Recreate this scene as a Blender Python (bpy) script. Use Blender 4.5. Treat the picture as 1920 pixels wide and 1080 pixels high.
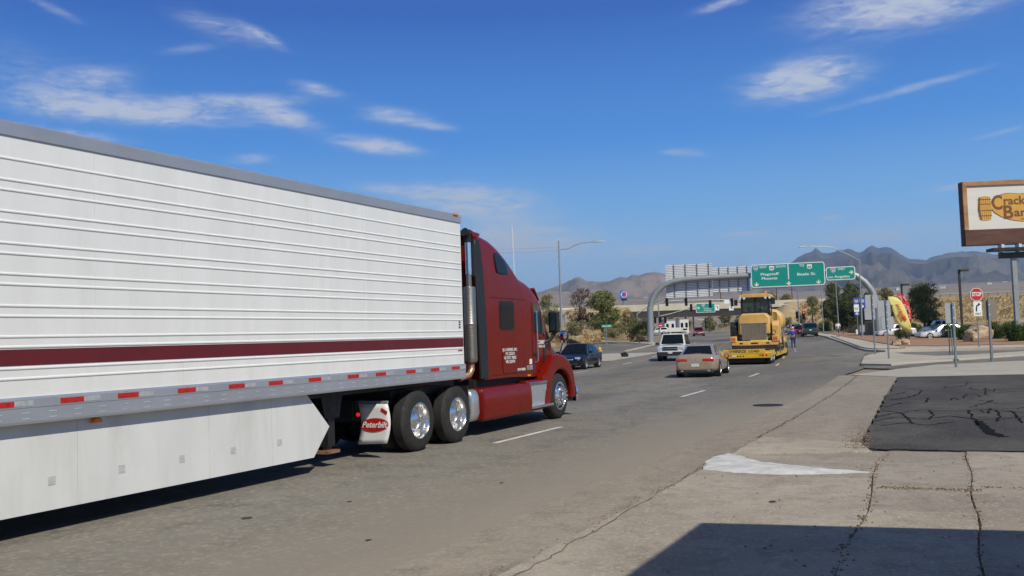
import bpy, math, random
from mathutils import Vector, Matrix, noise
R = math.radians
random.seed(7)
scene = bpy.context.scene
for o in list(bpy.data.objects):
    bpy.data.objects.remove(o)

# ------------------------------------------------------------------ camera, sky, sun, exposure
F, H, ROLL, TH, PIT = 1800.0, 1.80, R(1.9), R(25.976), R(3.09)   # focal (px of 1920), eye height, roll, yaw left of the road, pitch up
cam_d = bpy.data.cameras.new('camera')
cam = bpy.data.objects.new('camera', cam_d)
scene.collection.objects.link(cam)
cam_d.sensor_width = 36.0
cam_d.lens = 36.0 * F / 1920.0
cam_d.clip_start, cam_d.clip_end = 0.1, 60000.0
Rt = Vector((math.cos(TH), math.sin(TH), 0))
Fw = Vector((-math.sin(TH) * math.cos(PIT), math.cos(TH) * math.cos(PIT), math.sin(PIT)))
Up = Rt.cross(Fw)
cx, cy = math.cos(ROLL) * Rt - math.sin(ROLL) * Up, math.sin(ROLL) * Rt + math.cos(ROLL) * Up
cam.matrix_world = Matrix(((cx.x, cy.x, -Fw.x, 0), (cx.y, cy.y, -Fw.y, 0), (cx.z, cy.z, -Fw.z, H), (0, 0, 0, 1)))
scene.camera = cam

SUN_AZ, SUN_EL = R(-33), R(45)            # azimuth measured from +X towards +Y
sun_dir = Vector((math.cos(SUN_EL) * math.cos(SUN_AZ), math.cos(SUN_EL) * math.sin(SUN_AZ), math.sin(SUN_EL)))
sd = bpy.data.lights.new('sun', 'SUN')
sd.energy, sd.angle, sd.color = 4.5, R(0.53), (1.0, 0.94, 0.80)
sun = bpy.data.objects.new('sun', sd)
scene.collection.objects.link(sun)
sun.rotation_euler = sun_dir.to_track_quat('Z', 'Y').to_euler()
sun.location = (40, 0, 60)

vs = scene.view_settings
vs.view_transform, vs.look, vs.exposure, vs.gamma = 'Standard', 'None', 0.0, 1.0
vs.use_curve_mapping = False
scene.cycles.use_denoising = True
scene.cycles.max_bounces = 6
scene.cycles.transparent_max_bounces = 12

# -- photograph pixel -> direction / ground point: used once, to survey where things stand
def ray(px, py):
    dx, dy = px - 960, py - 540
    r = (dx * math.cos(ROLL) - dy * math.sin(ROLL)) / F
    u = -(dx * math.sin(ROLL) + dy * math.cos(ROLL)) / F
    f = math.cos(PIT) - u * math.sin(PIT)
    z = math.sin(PIT) + u * math.cos(PIT)
    return Vector((r * math.cos(TH) - f * math.sin(TH), r * math.sin(TH) + f * math.cos(TH), z))
def fwd(x, y):
    return -x * math.sin(TH) + y * math.cos(TH)
def dist(px, py, D):
    d = ray(px, py)
    return d * (D / fwd(d.x, d.y)) + Vector((0, 0, H))

world = bpy.data.worlds.new('World')
scene.world = world
world.use_nodes = True
wt = world.node_tree
world.cycles.sampling_method = 'MANUAL'
world.cycles.sample_map_resolution = 256
wt.nodes.clear()
class NT:
    """little helper to write node maths as expressions"""
    def __init__(s, t): s.t = t
    def n(s, kind, **kw):
        nd = s.t.nodes.new(kind)
        for k, v in kw.items(): setattr(nd, k, v)
        return nd
    def put(s, sock, v):
        if hasattr(v, 'is_output') or hasattr(v, 'links'): s.t.links.new(v, sock)
        else: sock.default_value = v
    def m(s, op, a, b=0.0, c=0.0, clamp=False):
        nd = s.n('ShaderNodeMath', operation=op); nd.use_clamp = clamp
        for i, v in enumerate((a, b, c)): s.put(nd.inputs[i], v)
        return nd.outputs[0]
    def mix(s, f, a, b, mode='MIX'):
        nd = s.n('ShaderNodeMix', data_type='RGBA', blend_type=mode)
        s.put(nd.inputs[0], f)
        s.put(nd.inputs[6], a if not isinstance(a, tuple) else (*a, 1)[:4])
        s.put(nd.inputs[7], b if not isinstance(b, tuple) else (*b, 1)[:4])
        return nd.outputs[2]
    def noise(s, vec, scale, detail=4.0, rough=0.55, dist=0.0):
        nd = s.n('ShaderNodeTexNoise')
        if vec is not None: s.t.links.new(vec, nd.inputs['Vector'])
        for k, v in (('Scale', scale), ('Detail', detail), ('Roughness', rough), ('Distortion', dist)): nd.inputs[k].default_value = v
        return nd.outputs[0]
    def ramp(s, f, lo, hi, a=0.0, b=1.0, smooth=True):
        nd = s.n('ShaderNodeMapRange'); nd.interpolation_type = 'SMOOTHSTEP' if smooth else 'LINEAR'
        for i, v in enumerate((f, lo, hi, a, b)): s.put(nd.inputs[i], v)
        return nd.outputs[0]
    def map(s, vec, scale=(1, 1, 1), rot=(0, 0, 0)):
        nd = s.n('ShaderNodeMapping')
        s.t.links.new(vec, nd.inputs[0]); nd.inputs['Scale'].default_value = scale; nd.inputs['Rotation'].default_value = rot
        return nd.outputs[0]
w = NT(wt)
sky = w.n('ShaderNodeTexSky', sky_type='NISHITA')
sky.sun_disc = False
sky.sun_elevation, sky.sun_rotation = SUN_EL, math.pi / 2 - SUN_AZ
sky.altitude, sky.air_density, sky.dust_density, sky.ozone_density = 1000.0, 1.0, 0.25, 3.0
tc = w.n('ShaderNodeTexCoord')
sep = w.n('ShaderNodeSeparateXYZ')
wt.links.new(tc.outputs['Generated'], sep.inputs[0])
X, Y, Z = sep.outputs
az = w.m('ARCTAN2', X, Y)
el = w.m('ARCSINE', Z)
# thin cirrus and small fair-weather clouds: (px, py, half width, half height, slant, strength)
CL = [(60, 150, 120, 55, .25, .42), (170, 200, 150, 24, .1, .34), (290, 212, 150, 17, .06, .95), (440, 188, 130, 12, .0, .75), (535, 218, 55, 15, .25, .95), (190, 145, 60, 20, -.1, .55), (415, 50, 80, 22, .25, .6), (500, 70, 32, 9, .5, .7), (350, 92, 45, 8, -.1, .55), (105, 18, 45, 9, .4, .5), (592, 165, 40, 10, .2, .8), (735, 216, 60, 15, .12, .85), (810, 236, 45, 8, .15, .65), (705, 273, 75, 14, .16, 1.15), (470, 298, 36, 9, 0, .75), (110, 250, 110, 8, .1, .6), (890, 378, 115, 30, .1, 1.1), (740, 355, 70, 12, .1, .65), (960, 440, 130, 30, .05, .85), (1505, 150, 92, 30, -.02, 1.35), (1690, 12, 150, 36, .05, 1.15), (1360, 5, 60, 9, -.15, .7), (1700, 168, 130, 7, -.12, .6), (1280, 286, 40, 8, .15, .75), (1560, 408, 28, 6, 0, .7), (1390, 438, 55, 6, .05, .65), (1650, 440, 190, 20, .03, .55), (1220, 470, 70, 9, 0, .55), (1780, 352, 40, 7, 0, .6), (1010, 470, 120, 26, 0, .6), (1900, 243, 60, 5, -.1, .5)]
tot = None
for (px, py, hw, hh, sl, amp) in CL:
    d = ray(px, py).normalized()
    a0, e0 = math.atan2(d.x, d.y), math.asin(d.z)
    ca, ce = w.m('SUBTRACT', az, a0), w.m('SUBTRACT', el, e0)
    ce = w.m('MULTIPLY_ADD', ca, sl - 0.033, ce)
    qa, qe = w.m('MULTIPLY', ca, F / hw), w.m('MULTIPLY', ce, F / hh)
    q = w.m('MULTIPLY_ADD', qe, qe, w.m('MULTIPLY', qa, qa))
    g = w.m('MULTIPLY', w.m('EXPONENT', w.m('MULTIPLY', q, -0.8)), amp)
    tot = g if tot is None else w.m('ADD', tot, g)
comb = w.n('ShaderNodeCombineXYZ')
for i, v in enumerate((az, el, 0.0)): w.put(comb.inputs[i], v)
st = w.map(comb.outputs[0], (1.0, 2.5, 1.0), (0, 0, R(-6)))
n1 = w.noise(st, 14.0, 10.0, 0.68, 1.2)
n2 = w.noise(w.map(comb.outputs[0], (1.0, 4.5, 1.0), (0, 0, R(12))), 42.0, 6.0, 0.6, 0.6)
nn = w.m('MULTIPLY_ADD', n2, 0.45, w.m('MULTIPLY', n1, 0.55))
# sparse cirrus that goes on all round the sky outside the picture
wide = w.ramp(w.noise(w.map(comb.outputs[0], (1.0, 3.0, 1.0)), 3.1, 5.0, 0.6, 0.4), 0.60, 0.78, 0.0, 0.28)
tot = w.m('MAXIMUM', tot, wide)
cl = w.ramp(w.m('MULTIPLY', tot, w.m('MULTIPLY_ADD', nn, 3.4, -0.82)), 0.05, 1.2, 0.0, 0.82)
gr_n = w.n('ShaderNodeValToRGB')
cr = gr_n.color_ramp
cr.elements[0].position, cr.elements[0].color = 0.0, (0.74, 0.92, 1.22, 1)
cr.elements[1].position, cr.elements[1].color = 1.0, (0.055, 0.135, 0.44, 1)
for p_, c_ in ((.055, (.56, .84, 1.18)), (.12, (.24, .58, 1.06)), (.20, (.066, .325, .90)), (.33, (.016, .125, .56))):
    e_ = cr.elements.new(p_); e_.color = (*c_, 1)
w.put(gr_n.inputs[0], w.m('MULTIPLY', el, 1.0 / R(58)))
vm = w.n('ShaderNodeVectorMath', operation='SCALE'); w.put(vm.inputs[0], gr_n.outputs[0]); vm.inputs['Scale'].default_value = 11.0
vn = w.n('ShaderNodeVectorMath', operation='SCALE'); w.put(vn.inputs[0], sky.outputs[0]); vn.inputs['Scale'].default_value = .72
base = w.mix(w.ramp(el, R(22), R(44), .90, .12), vn.outputs[0], vm.outputs[0])          # clear desert-blue gradient over the sky model
skyc = w.mix(cl, base, (7.2, 7.7, 8.7))
bg = w.n('ShaderNodeBackground')
wt.links.new(skyc, bg.inputs[0])
bg.inputs[1].default_value = 0.088
wo = w.n('ShaderNodeOutputWorld')
wt.links.new(bg.outputs[0], wo.inputs[0])

# ------------------------------------------------------------------ helpers
COL = scene.collection
MATS = {}
def rgb(*c):
    return tuple(((v / 255) / 12.92 if v / 255 <= .04045 else ((v / 255 + .055) / 1.055) ** 2.4) for v in c)
def M(name, col, rough=0.5, metal=0.0, var=0.12, vs_=3.0, bump=0.0, bs=40.0, coat=0.0, spec=0.5, dirt=0.0, dirtcol=(.16, .13, .10), rnd=0.0, trans=0.0, stretch=(1, 1, 1), emit=0.0):
    if name in MATS: return MATS[name]
    m = bpy.data.materials.new(name); m.use_nodes = True
    t = m.node_tree; b = t.nodes['Principled BSDF']; q = NT(t)
    c = q.n('ShaderNodeTexCoord').outputs['Object']
    cs = q.map(c, stretch)
    n = q.noise(cs, vs_, 6.0, 0.6)
    lo, hi = tuple(v * (1 - var) for v in col), tuple(min(1, v * (1 + var)) for v in col)
    out = q.mix(q.ramp(n, .3, .7), lo, hi)
    if dirt:
        n2 = q.noise(cs, vs_ * 0.45 + .3, 8.0, 0.7, 0.6)
        out = q.mix(q.m('MULTIPLY', q.ramp(n2, .45, .75), dirt), out, dirtcol)
    if rnd:
        oi = q.n('ShaderNodeObjectInfo').outputs['Random']
        out = q.mix(1.0, out, q.mix(oi, (1 - rnd,) * 3, (1 + rnd * .6, 1 + rnd * .5, 1 + rnd * .35)), 'MULTIPLY')
    q.put(b.inputs['Base Color'], out)
    b.inputs['Metallic'].default_value = metal
    q.put(b.inputs['Roughness'], q.ramp(q.noise(cs, vs_ * 2.3, 5.0), .3, .7, max(.02, rough * .85), min(1, rough * 1.15)))
    b.inputs['Specular IOR Level'].default_value = spec
    b.inputs['Coat Weight'].default_value = coat
    b.inputs['Coat Roughness'].default_value = 0.05
    if trans: b.inputs['Transmission Weight'].default_value = trans
    if emit:
        q.put(b.inputs['Emission Color'], (*col, 1)); b.inputs['Emission Strength'].default_value = emit
    if bump:
        bn = q.n('ShaderNodeBump'); bn.inputs['Strength'].default_value = bump; bn.inputs['Distance'].default_value = 0.02
        q.put(bn.inputs['Height'], q.noise(c, bs, 5.0, .6)); q.put(b.inputs['Normal'], bn.outputs[0])
    MATS[name] = m
    return m

class MB:
    """collects faces and links them as ONE mesh object"""
    def __init__(s): s.v, s.f = [], []
    def add(s, vs, fs):
        k = len(s.v); s.v += [tuple(p) for p in vs]; s.f += [tuple(i + k for i in f) for f in fs]; return s
    def box(s, x0, x1, y0, y1, z0, z1):
        return s.add([(x0, y0, z0), (x1, y0, z0), (x1, y1, z0), (x0, y1, z0), (x0, y0, z1), (x1, y0, z1), (x1, y1, z1), (x0, y1, z1)],
                     [(0, 3, 2, 1), (4, 5, 6, 7), (0, 1, 5, 4), (1, 2, 6, 5), (2, 3, 7, 6), (3, 0, 4, 7)])
    def loft(s, rings, cap=True, closed=True):
        n = len(rings[0]); vs = [p for r in rings for p in r]; fs = []
        for i in range(len(rings) - 1):
            for j in range(n if closed else n - 1):
                k = (j + 1) % n
                fs.append((i * n + j, i * n + k, (i + 1) * n + k, (i + 1) * n + j))
        if cap:
            fs.append(tuple(range(n - 1, -1, -1))); fs.append(tuple((len(rings) - 1) * n + j for j in range(n)))
        return s.add(vs, fs)
    def tube(s, pts, rad, n=8, cap=True):
        pts = [Vector(p) for p in pts]; rr = rad if isinstance(rad, (list, tuple)) else [rad] * len(pts)
        rings, up = [], None
        for i, p in enumerate(pts):
            d = (pts[min(i + 1, len(pts) - 1)] - pts[max(i - 1, 0)]).normalized()
            if up is None: up = Vector((0, 0, 1)) if abs(d.z) < .9 else Vector((1, 0, 0))
            a = d.cross(up).normalized(); up = a.cross(d).normalized()
            rings.append([p + (a * math.cos(2 * math.pi * j / n) + up * math.sin(2 * math.pi * j / n)) * rr[i] for j in range(n)])
        return s.loft(rings, cap)
    def prism(s, poly, axis, a, b):
        """poly of 2D points extruded along axis from a to b ('x': (y,z), 'y': (x,z), 'z': (x,y))"""
        f = {'x': lambda p, q: (q, p[0], p[1]), 'y': lambda p, q: (p[0], q, p[1]), 'z': lambda p, q: (p[0], p[1], q)}[axis]
        return s.loft([[f(p, a) for p in poly], [f(p, b) for p in poly]])
    def lathe(s, prof, n=24, c=(0, 0, 0), axis='x', closed=False):
        """prof of (radius, offset along axis)"""
        rings = []
        for (r, o) in prof:
            ring = []
            for j in range(n):
                t = 2 * math.pi * j / n; u, q = r * math.cos(t), r * math.sin(t)
                p = {'x': (o, u, q), 'y': (u, o, q), 'z': (u, q, o)}[axis]
                ring.append((c[0] + p[0], c[1] + p[1], c[2] + p[2]))
            rings.append(ring)
        if closed: rings.append(rings[0])
        return s.loft(rings, cap=False)
    def poly(s, pts):
        return s.add(pts, [tuple(range(len(pts)))])
    def mesh(s, name, mat, smooth=0):
        me = bpy.data.meshes.new(name); me.from_pydata(s.v, [], s.f)
        for mm in (mat if isinstance(mat, (list, tuple)) else [mat]): me.materials.append(mm)
        if smooth:
            me.shade_smooth(); me.set_sharp_from_angle(angle=R(smooth))
        return me
    def build(s, name, mat, parent=None, smooth=0, bevel=0.0, seg=2, sub=0, fix=False):
        me = s.mesh(name, mat, smooth)
        if fix:
            import bmesh
            bm = bmesh.new(); bm.from_mesh(me); bmesh.ops.recalc_face_normals(bm, faces=bm.faces); bm.to_mesh(me); bm.free()
        o = bpy.data.objects.new(name, me); COL.objects.link(o)
        if parent is not None: o.parent = parent
        if bevel:
            b = o.modifiers.new('bevel', 'BEVEL'); b.width = bevel; b.segments = seg; b.limit_method = 'ANGLE'; b.angle_limit = R(40)
            if not smooth: me.shade_smooth(); me.set_sharp_from_angle(angle=R(30))
        if sub:
            b = o.modifiers.new('sub', 'SUBSURF'); b.levels = b.render_levels = sub
        return o
def tag(o, label=None, cat=None, group=None, kind=None):
    if label: o['label'] = label
    if cat: o['category'] = cat
    if group: o['group'] = group
    if kind: o['kind'] = kind
    return o
def thing(name, label, cat, loc=(0, 0, 0), rz=0.0, group=None):
    o = bpy.data.objects.new(name, None); COL.objects.link(o)
    o.empty_display_size = .3
    o.location = loc; o.rotation_euler = (0, 0, rz)
    return tag(o, label, cat, group)
def copy_tree(o, parent=None):
    c = o.copy(); COL.objects.link(c)
    if parent is not None: c.parent = parent
    for ch in o.children: copy_tree(ch, c)
    return c
def text(body, size, mat, parent, loc, name='lettering', rot=(R(90), 0, 0), sx=1.0, align='CENTER', bold=0.0, ext=.004, shear=0.0):
    cu = bpy.data.curves.new(name, 'FONT'); cu.body = body; cu.size = size; cu.align_x = align; cu.align_y = 'CENTER'
    cu.extrude = ext; cu.offset = bold; cu.resolution_u = 3; cu.shear = shear
    ob = bpy.data.objects.new(name, cu)
    me = bpy.data.meshes.new_from_object(ob); bpy.data.objects.remove(ob)
    me.materials.clear(); me.materials.append(mat)
    o = bpy.data.objects.new(name, me); COL.objects.link(o)
    if parent is not None: o.parent = parent
    o.location = loc; o.rotation_euler = rot; o.scale = (sx, 1, 1)
    return o
def arc(cx, cy, r, a0, a1, n):
    return [(cx + r * math.cos(R(a0 + (a1 - a0) * i / n)), cy + r * math.sin(R(a0 + (a1 - a0) * i / n))) for i in range(n + 1)]
def rrect(x0, x1, y0, y1, r, n=4):
    return arc(x1 - r, y1 - r, r, 0, 90, n) + arc(x0 + r, y1 - r, r, 90, 180, n) + arc(x0 + r, y0 + r, r, 180, 270, n) + arc(x1 - r, y0 + r, r, 270, 360, n)
def sstep(a, b, x):
    t = max(0, min(1, (x - a) / (b - a))); return t * t * (3 - 2 * t)

# ------------------------------------------------------------------ terrain
def hg(x, y):
    """height of the ground: level by the camera, a gentle climb to the interchange"""
    D = fwd(x, y)
    t = max(0.0, min(D, 190.0) - 55.0)
    return 0.0155 * (t - 6 * (1 - math.exp(-t / 6)))
def far(x, y):
    r = math.hypot(x, y)
    return 0.043 * (min(r, 4700.0) - 520) * sstep(520, 1700, r) if r > 520 else 0.0
def at(px, py, dz=0.0):
    d = ray(px, py); t = 4.0
    while t < 3000:
        if H + d.z * t <= hg(d.x * t, d.y * t) + dz: break
        t *= 1.0006
    x, y = d.x * t, d.y * t
    return Vector((x, y, hg(x, y) + dz))
def shift(y):
    """how far the road has swung to the left at distance y"""
    if y < 20: return 0.0
    if y < 60: return (y - 20) ** 2 / 490
    return 3.265 + .163 * (y - 60) + .0004 * (y - 60) ** 2
def heading(y):
    return math.atan((shift(y + .5) - shift(y - .5)))
def drape(name, u0, u1, ys, mat, dz, parent=None, n=1, flat=False):
    """strip of surface between lateral offsets u0 and u1 following the road"""
    b = MB(); k = n + 1
    for y in ys:
        for i in range(k):
            u = u0 + (u1 - u0) * i / n; x = u - shift(y)
            b.v.append((x, y, hg(x, y) + dz))
    for a in range(len(ys) - 1):
        for i in range(n):
            b.f.append((a * k + i, a * k + i + 1, (a + 1) * k + i + 1, (a + 1) * k + i))
    return b.build(name, mat, parent)
def slabpoly(name, pts, mat, top, thick, parent=None, bevel=0.0):
    """flat polygon of pavement: pts of (x,y), its top at ground + top"""
    a = sum((pts[i][0] * pts[(i + 1) % len(pts)][1] - pts[(i + 1) % len(pts)][0] * pts[i][1]) for i in range(len(pts)))
    if a < 0: pts = pts[::-1]
    b = MB()
    b.loft([[(x, y, hg(x, y) + top - thick) for x, y in pts], [(x, y, hg(x, y) + top) for x, y in pts]])
    return b.build(name, mat, parent, bevel=bevel)
def st(o): o['kind'] = 'structure'; return o

def interp0(tab, x):
    if x <= tab[0][0]: return tab[0][1]
    for (a, p), (c, q) in zip(tab[:-1], tab[1:]):
        if x <= c: return p + (q - p) * (x - a) / max(1e-6, c - a)
    return tab[-1][1]
# ------------------------------------------------------------------ ground materials
def ground_mat(name, stops, scales, bump=.3, rough=.9, stretch=(1, 1, 1), speck=0.0, rnd=0.0, cracks=0.0, haze=None):
    m = bpy.data.materials.new(name); m.use_nodes = True
    t = m.node_tree; b = t.nodes['Principled BSDF']; q = NT(t)
    c = q.n('ShaderNodeTexCoord').outputs['Object']
    big = q.noise(q.map(c, stretch), scales[0], 7.0, .62, .5)
    mid = q.noise(c, scales[1], 6.0, .65)
    fine = q.noise(c, scales[2], 4.0, .7)
    col = q.mix(q.ramp(big, .34, .66), stops[0], stops[1])
    col = q.mix(q.m('MULTIPLY', q.ramp(mid, .45, .72), .7), col, stops[2])
    if speck:
        vo = q.n('ShaderNodeTexVoronoi'); t.links.new(c, vo.inputs['Vector']); vo.inputs['Scale'].default_value = scales[2]
        sp = q.ramp(vo.outputs['Color'], .55, .95)
        col = q.mix(q.m('MULTIPLY', sp, speck), col, stops[3])
        col = q.mix(q.m('MULTIPLY', q.ramp(fine, .56, .72), speck), col, tuple(v * .45 for v in stops[0]))
    if cracks:
        vc = q.n('ShaderNodeTexVoronoi', feature='DISTANCE_TO_EDGE')
        warp = q.n('ShaderNodeVectorMath', operation='ADD')
        wn = q.n('ShaderNodeTexNoise'); t.links.new(c, wn.inputs['Vector']); wn.inputs['Scale'].default_value = 1.1; wn.inputs['Detail'].default_value = 6
        ws = q.n('ShaderNodeVectorMath', operation='SCALE'); t.links.new(wn.outputs['Color'], ws.inputs[0]); ws.inputs['Scale'].default_value = 1.6
        t.links.new(c, warp.inputs[0]); t.links.new(ws.outputs[0], warp.inputs[1])
        t.links.new(q.map(warp.outputs[0], (1, .55, 1)), vc.inputs['Vector']); vc.inputs['Scale'].default_value = .28
        ck = q.m('MULTIPLY', q.ramp(vc.outputs['Distance'], 0.0, .012, 1, 0), q.ramp(q.noise(c, .35, 3), .46, .6))
        col = q.mix(q.m('MULTIPLY', ck, cracks), col, tuple(v * .4 for v in stops[0]))
    if name == 'asphalt_worn':        # dust washed towards the gutter, paler wheel tracks
        sp_ = q.n('ShaderNodeSeparateXYZ'); t.links.new(c, sp_.inputs[0])
        dust = q.m('MULTIPLY', q.ramp(q.m('ADD', sp_.outputs[0], q.m('MULTIPLY', mid, 1.6)), -6.4, -3.5), q.ramp(sp_.outputs[1], 45, 20))
        col = q.mix(q.m('MULTIPLY', dust, .8), col, (.285, .246, .194))
        tr = q.m('SINE', q.m('MULTIPLY', sp_.outputs[0], 2 * math.pi / 1.9))
        col = q.mix(q.m('MULTIPLY', q.m('MULTIPLY', q.ramp(tr, -.2, 1), q.ramp(big, .35, .6)), q.m('MULTIPLY', q.ramp(sp_.outputs[1], 40, 25), .22)), col, (.21, .195, .17))
    if rnd:
        oi = q.n('ShaderNodeObjectInfo').outputs['Random']
        col = q.mix(1.0, col, q.mix(oi, (1 - rnd, 1 - rnd, 1 - rnd * .9), (1 + rnd, 1 + rnd, 1 + rnd * .8)), 'MULTIPLY')
    q.put(b.inputs['Base Color'], col); b.inputs['Roughness'].default_value = rough; b.inputs['Specular IOR Level'].default_value = .3
    bn = q.n('ShaderNodeBump'); bn.inputs['Strength'].default_value = bump; bn.inputs['Distance'].default_value = .02
    q.put(bn.inputs['Height'], q.m('ADD', fine, q.m('MULTIPLY', mid, .8))); q.put(b.inputs['Normal'], bn.outputs[0])
    return m
A_ROAD = ground_mat('asphalt_worn', [(.116, .107, .092), (.212, .193, .162), (.088, .083, .075), (.36, .33, .285)], (.22, 1.3, 22.0), .5, .85, (1.0, .22, 1), speck=.5, cracks=.45)
A_DARK = ground_mat('asphalt_dark', [(.050, .046, .040), (.094, .085, .073), (.038, .035, .032), (.18, .165, .145)], (.5, 1.2, 34.0), .5, .85, (1, .6, 1), speck=.4)
C_LIGHT = ground_mat('concrete_pale', [(.29, .248, .197), (.375, .325, .264), (.21, .18, .146), (.47, .42, .36)], (.55, 3.2, 38.0), .4, .85, speck=.6, rnd=.10, cracks=.25)
C_FAR = ground_mat('concrete_sunbleached', [(.40, .362, .30), (.46, .415, .345), (.34, .305, .255), (.5, .46, .40)], (.4, 2.0, 30.0), .2, .85, speck=.2, rnd=.06)
C_TAN = ground_mat('concrete_gutter', [(.245, .207, .162), (.31, .266, .212), (.18, .153, .122), (.40, .35, .29)], (.7, 3.0, 36.0), .4, .9, (1, .3, 1), speck=.6)
D_SAND = ground_mat('desert_soil', [(.30, .215, .125), (.37, .275, .165), (.20, .155, .095), (.43, .35, .25)], (.05, .5, 5.0), .6, 1.0, speck=.35)
D_RED = ground_mat('red_gravel', [(.30, .165, .095), (.36, .21, .125), (.22, .13, .08), (.45, .33, .24)], (.3, 2.5, 14.0), .6, 1.0, speck=.4)
D_FIELD = ground_mat('dry_grassland', [(.36, .265, .13), (.44, .335, .18), (.25, .19, .10), (.47, .38, .23)], (.06, .35, 2.2), .7, 1.0, speck=.4)
P_WHITE = M('road_paint_white', (.62, .60, .56), .7, var=.12, vs_=3, dirt=.55, dirtcol=(.22, .21, .19))
P_YELLOW = M('road_paint_yellow', (.30, .205, .085), .75, var=.15, vs_=1.2, dirt=.85, dirtcol=(.20, .17, .12))
TAR = M('crack_sealant', (.010, .0095, .009), .95, var=.1, spec=.1)
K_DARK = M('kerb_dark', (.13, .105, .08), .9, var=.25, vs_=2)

# ------------------------------------------------------------------ ground sheet: one sheet out to the foot of the mountains
def ground_sheet():
    b = MB()
    rs = [0, 6, 12, 20, 30, 42, 55, 70, 85, 100, 120, 145, 170, 200, 240, 300, 400, 520, 700, 950, 1300, 1800, 2500, 3400, 4600, 5600, 7200, 9500, 12000]
    na = 120
    b.v.append((0, 0, hg(0, 0) - .06))
    for r in rs[1:]:
        for j in range(na):
            a = 2 * math.pi * j / na; x, y = r * math.cos(a), r * math.sin(a)
            z = hg(x, y) - .06 + far(x, y)
            if r > 500: z += (noise.fractal((x / 900, y / 900, 3.3), 1.0, 2.0, 4) * 9) * sstep(500, 1500, r)
            b.v.append((x, y, z))
    for j in range(na): b.f.append((0, 1 + j, 1 + (j + 1) % na))
    for i in range(len(rs) - 2):
        for j in range(na):
            k = (j + 1) % na
            b.f.append((1 + i * na + j, 1 + (i + 1) * na + j, 1 + (i + 1) * na + k, 1 + i * na + k))
    me = ground_mat('valley_floor', [(.235, .185, .130), (.31, .245, .175), (.13, .115, .075), (.36, .30, .23)], (.0022, .02, .35), .5, 1.0, (1, 1, 1), speck=.2)
    o = b.build('ground', me, smooth=60)
    st(o); o['label'] = 'tan desert ground running out to the mountains'
ground_sheet()

# ------------------------------------------------------------------ road
ys = [-30, -15, -5, 0, 5, 10, 15, 20] + list(range(24, 64, 4)) + list(range(64, 190, 6)) + [195, 210, 230, 260, 300]
road = st(drape('road', -21.6, -4.35, ys, A_ROAD, 0.0, n=6))
road['label'] = 'worn grey brown asphalt road curving away to the left'
cross = slabpoly('cross_street', [(-130, 152), (-20, 176), (20, 185), (20, 196), (-22, 190), (-132, 168)], A_ROAD, .006, .05); st(cross)
def dash(u, y0, y1, wd, mat, name='lane_dash'):
    n = max(2, int((y1 - y0) / 2)); yy = [y0 + (y1 - y0) * i / n for i in range(n + 1)]
    return drape(name, u - wd / 2, u + wd / 2, yy, mat, .005, road)
for k in [-2] + list(range(0, 9)):
    y = 15.05 + 12.0 * k
    dash(-7.78, y, y + 3.0, .12, P_WHITE)
for k in range(-2, 9):
    y = 9.2 + 12.0 * k
    dash(-17.5, y, y + 3.2, .12, P_WHITE)
for u in (-11.75,): dash(u, -20, 118, .10, P_YELLOW, 'centre_line')
dash(-13.75, -20, 118, .10, P_YELLOW, 'centre_line')
for k in range(9):                                  # dotted line of the turning lane
    y = 76 + 4.2 * k
    dash(-7.0, y, y + 1.1, .14, P_WHITE, 'lane_dot')
# gutter pan and kerb on the near side (it stops at the driveway mouths)
gy = [-30, -15, -5, 0, 4, 8, 12, 16, 20, 24, 28, 32, 36, 39]
gut = st(drape('gutter', -4.35, -3.42, gy, C_TAN, .004)); gut['label'] = 'tan concrete gutter pan along the near edge of the road'
def strip_box(name, u0, u1, yy, z0, z1, mat, parent=None, bevel=.015):
    b = MB(); rings = []
    for y in yy:
        x0, x1 = u0 - shift(y), u1 - shift(y); h = hg(x0, y)
        rings.append([(x0, y, h + z0), (x1, y, h + z0), (x1, y, h + z1), (x0 + .02, y, h + z1)])
    b.loft(rings); return b.build(name, mat, parent, bevel=bevel, fix=True)
# left side: kerb and sidewalk
ly = list(range(-30, 70, 6)) + [70]
st(strip_box('kerb', -21.75, -21.6, ly, -.05, .13, C_FAR))['label'] = 'pale kerb on the far side of the road'
st(drape('sidewalk', -24.2, -21.75, ly, C_FAR, .128))['label'] = 'pale concrete sidewalk on the far side of the road'
st(slabpoly('side_street', [tuple(at(*p)[:2]) for p in ((1128, 664), (1255, 661), (1262, 650), (1232, 646), (1125, 641), (1085, 650))], A_ROAD, .02, .1))['label'] = 'asphalt driveway mouth opposite beside the hydrant'
st(slabpoly('sidewalk', [tuple(at(*p)[:2]) for p in ((1128, 642), (1235, 647), (1236, 643.5), (1120, 637.5))], C_FAR, .1, .2))['label'] = 'pale strip of sidewalk under the dry bank'
st(slabpoly('sidewalk', [tuple(at(*p)[:2]) for p in ((1128, 664.5), (1238, 661.5), (1150, 676), (1105, 678))], C_FAR, .05, .2))['label'] = 'pale concrete apron around the yellow hydrant'
ly2 = [110 + 8 * i for i in range(9)]
st(strip_box('kerb', -21.9, -21.6, [82 + 7 * i for i in range(13)], -.05, .13, C_FAR))['label'] = 'far kerb running on under the sign gantry'

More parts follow.
